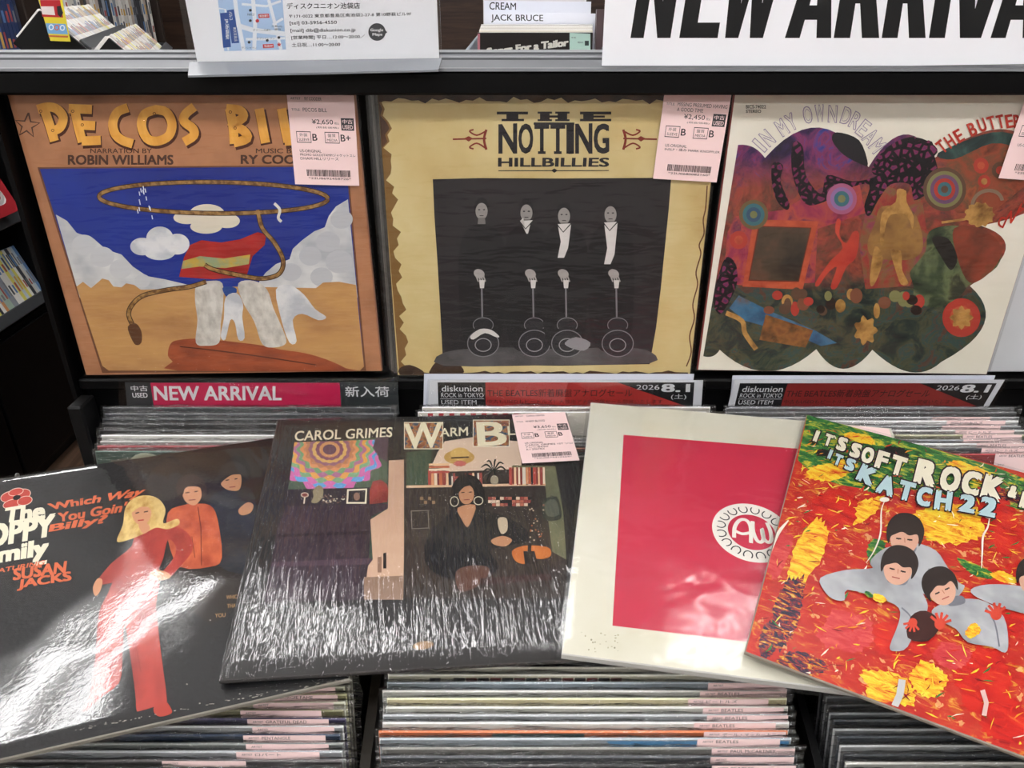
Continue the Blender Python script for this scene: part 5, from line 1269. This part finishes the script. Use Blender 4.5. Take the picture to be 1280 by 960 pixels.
M = sign_face((751, 88), .7245)
t = thing('arrival_sign', 'large white sign with bold black slanted capitals, standing on the rail at the right', 'sign', M)
F = Face(M); p0 = F.p((752, 88)); p1 = F.p((1280, 80)); WS = .455
ang = math.atan2(p1[1] - p0[1], p1[0] - p0[0])
b = F.b; HT = .155
v = [(p0[0], p0[1]), (p0[0] + WS, p0[1] + WS * math.tan(ang)), (p0[0] + WS, HT + .01), (p0[0], HT)]
b.add([q + (0,) for q in v] + [q + (-.0008,) for q in v], [(0, 1, 2, 3), (7, 6, 5, 4)] + [(k, 4 + k, 4 + (k + 1) % 4, (k + 1) % 4) for k in range(4)], PAPER)
F.h = 2e-5; KB = mat('#0c0c0e', .5)
def slab_letter(ch, x0, x1):
    """heavy condensed capitals drawn as bars; x in photo measure at the foot, 47 at the foot line, running up beyond the frame"""
    yb, yt, sl = 47.5, -66, 18
    def q(a, b_): return (x0 + (x1 - x0) * a + sl * b_, yb + (yt - yb) * b_)
    def bar(pts): F.poly([q(*p) for p in pts], KB)
    w = .33
    if ch == 'N': bar([(0, 0), (w, 0), (w, .62), (1 - w, 0), (1, 0), (1, 1), (1 - w, 1), (1 - w, .40), (w, 1), (0, 1)])
    if ch == 'E': bar([(0, 0), (1, 0), (1, .17), (.42, .17), (.42, .42), (.92, .42), (.92, .58), (.42, .58), (.42, .83), (1, .83), (1, 1), (0, 1)])
    if ch == 'W': bar([(.06, 0), (.36, 0), (.50, .55), (.62, 0), (.92, 0), (1.16, 1), (.90, 1), (.78, .38), (.66, 1), (.44, 1), (.30, .38), (.20, 1), (-.06, 1)])
    if ch == 'A': bar([(0, 0), (.32, 0), (.37, .2), (.63, .2), (.68, 0), (1, 0), (.70, 1), (.30, 1)]); 
    if ch == 'A': F.poly([q(.42, .36), q(.58, .36), q(.50, .78)], PAPER)
    if ch == 'R': bar([(0, 0), (.36, 0), (.36, .38), (.46, .38), (.62, 0), (1, 0), (.80, .43), (.98, .55), (.98, .86), (.80, 1), (0, 1)]); 
    if ch == 'R': F.poly([q(.36, .54), q(.60, .54), q(.62, .83), q(.36, .83)], PAPER)
    if ch == 'I': bar([(0, 0), (1, 0), (1, 1), (0, 1)])
    if ch == 'V': bar([(.30, 0), (.70, 0), (1, 1), (.66, 1), (.50, .32), (.34, 1), (0, 1)])
    if ch == 'L': bar([(0, 0), (1, 0), (1, .17), (.42, .17), (.42, 1), (0, 1)])
for ch, x0, x1 in (('N', 788, 838), ('E', 849, 897), ('W', 903, 958), ('A', 981, 1039), ('R', 1042, 1099), ('R', 1102, 1157), ('I', 1161, 1181), ('V', 1180, 1246), ('A', 1238, 1297), ('L', 1302, 1345)): slab_letter(ch, x0, x1)
F.b.build('sign_board', t)
b = MB(); 
vs = [(p0[0] - .002, p0[1] - .0042, .004), (p0[0] + WS, p0[1] + WS * math.tan(ang) - .0042, .004), (p0[0] + WS, p0[1] + WS * math.tan(ang) + .001, -.003), (p0[0] - .002, p0[1] + .001, -.003)]
b.add(vs + [(x, y - .002, z) for x, y, z in vs], [(0, 1, 2, 3), (7, 6, 5, 4)] + [(k, 4 + k, 4 + (k + 1) % 4, (k + 1) % 4) for k in range(4)], mat('#6d7072', .35))
b.build('sign_foot', t)['label'] = 'grey foot strip'

# ------------------------------------------------------------------ compact-disc bin behind the header
TB = EYE - .175
t = thing('disc_bin', 'compact-disc bin standing behind the header, between the two signs', 'bin', Matrix.Translation((.06, .95, 0)))
xl = on_depth(588, 30, .96).x; xr = on_depth(748, 30, .96).x
b = MB(); b.rbox(xl - .062, xr - .06 + .012, -.03, .36, TB - .012, TB, BLACK, .002); b.build('tray', t)
for nm, x in (('side_wall', xl - .066), ('side_wall', xr - .052)):
    b = MB(); b.rbox(x, x + .004, -.02, .35, TB, TB + .118, mat('#9aa4ad', .25), .001); b.build(nm, t)
b = MB(); b.rbox(xl - .05, xr - .07, .02, .32, 0.0, TB - .012, BLACK, .003); b.build('stand', t)
def disc_card(Y, quad, m, draw, name, label, cat, group, t=.0012):
    M = sign_face(quad[0], Y); F = Face(M)
    P = [F.p(q) for q in quad]; base = TB + .0012 - M.translation.z
    P[0] = (P[0][0], base); P[1] = (P[1][0], base)
    F.b.add([p + (0,) for p in P] + [p + (-t,) for p in P], [(0, 1, 2, 3), (7, 6, 5, 4)] + [(k, 4 + k, 4 + (k + 1) % 4, (k + 1) % 4) for k in range(4)], m)
    F.h = 2e-5
    if draw: draw(F)
    o = F.b.build(name); o.matrix_world = M
    return tag(o, label, cat, group)
def tailor(F):
    F.poly([(597, 70), (600, 70), (600, 42), (597, 42)], mat('#b5707a', .5))
    F.text('Songs For a Tailor', [(608, 60), (711, 48), (710, 60.5), (610, 72)], mat('#d9d6cc', .5), .06)
    F.poly([(712, 72), (738, 72), (738, 42), (712, 41)], mat('#b9d8cc', .5)); F.poly([(731, 57), (736, 57), (736, 51), (731, 51)], mat('#3a4644', .5))
    F.tbox('中古', 714, 46, 720, 48, INK); F.tbox('MEDIA B', 722, 52, 729, 54, INK)
o = disc_card(.955, [(597, 80), (741, 80), (741, 41), (597, 41)], mat('#26211f', .4), tailor, 'compact_disc', 'black compact disc with slanted cream title and green price tag, foremost in the bin', 'compact disc', 'discs in the bin behind the header', .010)
for k in range(5):
    Y = .972 + .011 * k; y = 38 - 1.8 * k - (0 if k < 2 else 0)
    disc_card(Y, [(600 + k, 80), (740 - k, 80), (741, y), (599 + .6 * k, y)], mat(['#e3ded0', '#d6d3cf', '#c9c4bd', '#e0ddd8', '#bdbab6'][k], .35), None, 'compact_disc', 'pale compact disc %s behind the black one in the disc bin' % ORD[k], 'compact disc', 'discs in the bin behind the header', .0095)
DC = mat('#dfe2ec', .4)
for k, (s, Y, q, tq) in enumerate((('JACK BRUCE', 1.028, [(612, 60), (744, 60), (744.5, 17), (606, 16)], [(613.5, 18), (679, 18.5), (679, 29), (614, 28)]), ('CREAM', 1.062, [(605, 60), (738, 60), (739, 2), (605, 1)], [(612, 2.5), (645, 3.5), (645, 12.5), (611.5, 12)]))):
    disc_card(Y, q, DC, lambda F, s=s, tq=tq: F.text(s, tq, mat('#26272b', .5), .01), 'divider_card', ['white divider card with black capitals, nearer of two in the disc bin', 'white divider card with black capitals, farther of two in the disc bin'][k], 'divider card', 'divider cards in the disc bin')
for k in range(3):
    disc_card(1.085 + .012 * k, [(604, 60), (733, 60), (733, -4 - 2 * k), (604, -4 - 2 * k)], mat(['#d6d3d4', '#c5c2c0', '#dcdad8'][k], .35), None, 'compact_disc', 'pale compact disc %s behind the farther divider card' % ORD[k], 'compact disc', 'discs in the bin behind the header', .0095)
# crinkled wrappers of the next discs along, seen beside the right-hand sign
disc_card(.99, [(745, 80), (800, 80), (800, 12), (746, 12)], mat('#5a4a4c', .4), None, 'compact_disc', 'dark compact disc peeping out beside the large white sign', 'compact disc', None, .01)

# ------------------------------------------------------------------ shelves of discs along the left aisle
def shelf_matrix(x, y, ang): return Matrix.Translation((x, y, 0)) @ Matrix.Rotation(ang, 4, 'Z')
CASES = ['#dcdad6', '#c9c7c2', '#e2e0dc', '#8a8f98', '#d8cf6a', '#b9c6d2', '#c98a5a', '#5a7fae', '#d3d0c9', '#a34a48', '#e6e4de', '#3a3d44', '#cdbf9a', '#9fb3a5', '#d9d7d3']
# local frame of a unit: x along the row (away from the viewer), y out of the front, z up
def disc_row(M, x0, n, thick, z, tilt, H, depth, place, group, seed, cols=CASES, cat='compact disc', name='compact_disc', y0=0.0):
    rnd = random.Random(seed); x = x0; c, s = math.cos(tilt), math.sin(tilt)
    for k in range(n):
        th = thick * rnd.uniform(.75, 1.15); h = H * rnd.uniform(.97, 1.0); col = rnd.choice(cols) if k else cols[0]
        b = MB(); m = mat(col, .3)
        b.rbox(0, th * .92, -depth, 0, 0, h, m, .0008)
        for q in range(2):
            zz = h * (.25 + .4 * q) ; b.box(th * .2, th * .72, 0, .0002, zz, zz + h * rnd.uniform(.1, .3), mat(rnd.choice(['#4a4c52', '#a34a48', '#5a7fae', '#77797d', '#c9a04a']), .5))
        o = b.build(name); o.matrix_world = M @ Matrix.Translation((x, y0, z)) @ Matrix.Rotation(tilt, 4, 'X')
        tag(o, '%s %s %s, %s from the near end' % ({'#d8cf6a': 'yellow'}.get(col, tone(col)), cat, place, ORD[k] if k < 40 else 'last'), cat, group)
        x += th
U1 = shelf_matrix(-1.50, .9, R(90))      # local x -> +Y, local y -> -X ; flip so the front faces +X
U1 = Matrix.Translation((-1.50, .9, 0)) @ Matrix(((0, 1, 0, 0), (1, 0, 0, 0), (0, 0, 1, 0), (0, 0, 0, 1)))   # x along +Y, y towards +X
t = thing('disc_shelf', 'tall black disc shelf with closed cupboards below, across the aisle at the left', 'shelf', Matrix.Translation((-1.50, .9, 0)))
def uadd(name, boxes, m, parent, Mx, label=None, c=.003):
    b = MB(); Mi = parent.matrix_world.inverted() @ Mx
    tmp = MB()
    for q in boxes: tmp.rbox(*q, m, c)
    b.add([tuple(Mi @ Vector(v)) for v in tmp.v], tmp.f, m)
    o = b.build(name, parent)
    if label: o['label'] = label
    return o
DG = mat('#3d3f42', .45)
LEN = 1.45
bpy.context.view_layer.update()
uadd('cabinet_body', [(0, LEN, -.40, -.012, .04, .50)], BLACK2, t, U1); uadd('plinth', [(0, LEN, -.38, -.03, 0, .04)], BLACK2, t, U1)
uadd('back_board', [(0, LEN, -.42, -.40, 0, 1.58)], BLACK2, t, U1)
for k in range(3):
    d = uadd('door', [(.006 + .54 * k, .534 + .54 * k, -.012, .004, .06, .485)], BLACK, t, U1)
    kx = .50 + .54 * k
    b = MB(); Mi = t.matrix_world.inverted() @ U1
    tmp = MB(); tmp.tube([(kx, .004, .10), (kx, .008, .10)], .009, mat('#c9c9c6', .3), 12)
    b.add([tuple(Mi @ Vector(v)) for v in tmp.v], tmp.f, mat('#c9c9c6', .3)); o = b.build('knob', d); o['label'] = 'round white knob'
for z in (.515, .775, 1.035, 1.295):
    Mt = U1 @ Matrix.Translation((0, .008, z + .030)) @ Matrix.Rotation(R(20), 4, 'X')
    uadd('shelf_board', [(0, LEN, -.30, .004, -.022, -.001)], DG, t, Mt); uadd('shelf_lip', [(0, LEN, .004, .012, -.022, .014)], DG, t, Mt)
for x in (-.02, LEN): uadd('end_panel', [(x, x + .02, -.42, .0, 0, 1.58)], BLACK2, t, U1)
uadd('top_board', [(-.02, LEN + .02, -.42, .0, 1.58, 1.60)], BLACK2, t, U1)
disc_row(U1, .93, 38, .0135, .546, R(20), .17, .13, 'on the lowest aisle shelf', 'discs on the lowest open shelf', 31, y0=.008)
disc_row(U1, .93, 38, .0135, .806, R(20), .16, .13, 'on the second aisle shelf', 'discs on the second open shelf', 32, y0=.008)
disc_row(U1, 1.15, 22, .0135, 1.066, R(20), .16, .13, 'on the third aisle shelf', 'discs on the third open shelf', 33, y0=.008)
b = MB(); b.rbox(0, .13, 0, .004, 0, .14, mat('#a3242c', .45), .001)
F = Face(Matrix(((1, 0, 0, 0), (0, 0, 1, 0.004), (0, 1, 0, 0), (0, 0, 0, 1))), b, 0, True)
tmp = Face(Matrix.Identity(4), MB(), 0, True); tmp.text('も', [(.03, .105), (.10, .105), (.10, .03), (.03, .03)], mat('#e4e0dc', .5), .06)
b.add([(x, .0043, z) for x, z, _ in tmp.b.v], tmp.b.f, mat('#e4e0dc', .5))
o = b.build('shelf_card'); o.matrix_world = U1 @ Matrix.Translation((1.215, .052, .83)) @ Matrix.Rotation(R(20), 4, 'X')
tag(o, 'red card with a white character, leaning before the discs across the aisle', 'card')

# farther browser, set at an angle, faces leaning well back
A2 = R(109.5)
ZU = EYE - .086
ux, uy = math.cos(A2), math.sin(A2)
P0 = on_depth(109, 37, 1.62)
U2 = Matrix.Translation((P0.x - .12 * ux, P0.y - .12 * uy, 0)) @ Matrix(((ux, uy, 0, 0), (uy, -ux, 0, 0), (0, 0, 1, 0), (0, 0, 0, 1)))
t = thing('disc_browser', 'grey stepped disc browser leaning back, beyond the header at the upper left', 'shelf', Matrix.Translation(U2.translation))
bpy.context.view_layer.update()
L2 = .80
for k in range(3):
    Mt = U2 @ Matrix.Translation((0, .10 * k, ZU - .045 * k)) @ Matrix.Rotation(R(44), 4, 'X')
    uadd('step_board', [(0, L2, -.07, .004, -.014, -.001)], DG, t, Mt)
    uadd('step_lip', [(0, L2, .004, .009, -.014, .008)], DG, t, Mt, c=.001)
    uadd('end_cheek', [(-.014, -.001, -.07, .004, -.014, .078)], BLACK2, t, Mt, c=.001)
    uadd('step_back', [(0, L2, -.07, -.064, -.001, .078)], BLACK2, t, Mt)
uadd('browser_body', [(0, L2, -.02, .19, .04, ZU - .24)], BLACK2, t, U2)
uadd('plinth', [(0, L2, -.01, .17, 0, .04)], BLACK2, t, U2)
for x in (-.021, L2 + .001):
    uadd('end_panel', [(x, x + .02, -.02, .20, 0, ZU - .23)], BLACK2, t, U2)
uadd('back_board', [(0, L2, -.02, -.008, .04, ZU - .09)], BLACK2, t, U2)
BC = ['#dcdad6', '#d2d0ca', '#e2e0dc', '#e6e4de', '#c9c7c2', '#d8d0b4', '#cfd2d6', '#d6cf5a', '#b5a8a0', '#d3d0c9']
disc_row(U2, .004, 40, .0185, ZU, R(44), .085, .060, 'on the upper step of the browser', 'cases on the upper step of the browser', 52, BC, 'disc case', 'disc_case', y0=0)
disc_row(U2, .004, 40, .0185, ZU - .045, R(44), .085, .060, 'on the lower step of the browser', 'cases on the lower step of the browser', 53, BC, 'disc case', 'disc_case', y0=.10)
disc_row(U1, 1.12, 18, .018, 1.326, R(20), .20, .13, 'on the top aisle shelf', 'cases on the top shelf across the aisle', 54, ['#3a4a72', '#2c3a5e', '#4a5c86', '#3a3430', '#c9c2b0', '#5a4a3a', '#27304a'], 'disc case', 'disc_case', y0=.008)
# tall dark shelf standing on along the same wall
U3 = Matrix.Translation((-1.62, 2.44, 0)) @ Matrix(((0, 1, 0, 0), (1, 0, 0, 0), (0, 0, 1, 0), (0, 0, 0, 1)))
t = thing('tall_shelf', 'tall dark shelf with blue-spined cases behind the stepped browser', 'shelf', Matrix.Translation((-1.62, 2.44, 0)))
bpy.context.view_layer.update()
BRN = mat('#2a211c', .5)
uadd('back_board', [(0, 1.5, -.42, -.40, 0, 1.95)], BLACK2, t, U3); uadd('top_board', [(0, 1.5, -.40, 0, 1.93, 1.95)], BRN, t, U3)
for z in (.05, .62, 1.17): uadd('shelf_board', [(0, 1.5, -.40, 0, z, z + .022)], DG, t, U3)
for x in (0, .40, 1.48): uadd('upright', [(x, x + (.10 if x == .40 else .02), -.40, 0, 1.192, 1.93)], BRN, t, U3)
for x in (0, 1.48): uadd('side_panel', [(x, x + .02, -.40, 0, 0, 1.17)], BRN, t, U3)
disc_row(U3, .025, 17, .022, 1.193, 0, .19, .15, 'on the tall shelf behind the browser', 'cases on the tall dark shelf', 61, ['#3a4a72', '#2c3a5e', '#4a5c86', '#3a3430', '#c9c2b0', '#27304a', '#3f558a'], 'disc case', 'disc_case', y0=-.01)
disc_row(U3, .505, 38, .024, 1.193, 0, .19, .15, 'past the upright of the tall shelf', 'cases past the upright of the tall shelf', 62, ['#d2d0ca', '#8a8f98', '#e2e0dc', '#b5a8a0', '#3a3d44', '#c9c7c2', '#6a5a4c'], 'disc case', 'disc_case', y0=-.01)
# hanging promotional card
M = sign_face((62, 51), 1.46); F = Face(M)
card(F, [(63, 51), (88, 52), (75, -14), (44, -14)], mat('#d9c838', .45), 0, .0008)
F.poly([(50, 0), (75, 0), (79, 22), (53, 21)], mat('#b5262e', .5)); F.poly([(44.5, -13), (74, -13), (75, 0), (50, 0)], mat('#c9c6c0', .5))
F.poly([(51, 8), (67, 8), (69, 19), (53, 18)], mat('#e0d4d2', .5)); F.poly([(71, 8), (76, 7), (79, 16), (76, 22), (72, 18)], mat('#232326', .5))
F.poly([(57, 29), (82, 30), (85, 43), (60, 42)], mat('#6fa4d2', .5))
for k in range(3): F.ring(64 + 7 * k, 34 + .4 * k, 2.6, 3, 1.4, mat('#d8e4ee' if k != 1 else '#c96a5a', .5), n=16)
F.line([(61, 45), (85, 46)], 2.2, mat('#b8603a', .5))
o = F.b.build('promo_card'); o.matrix_world = M
tag(o, 'hanging red, yellow and blue card beside the leaning disc cases at upper left', 'card')
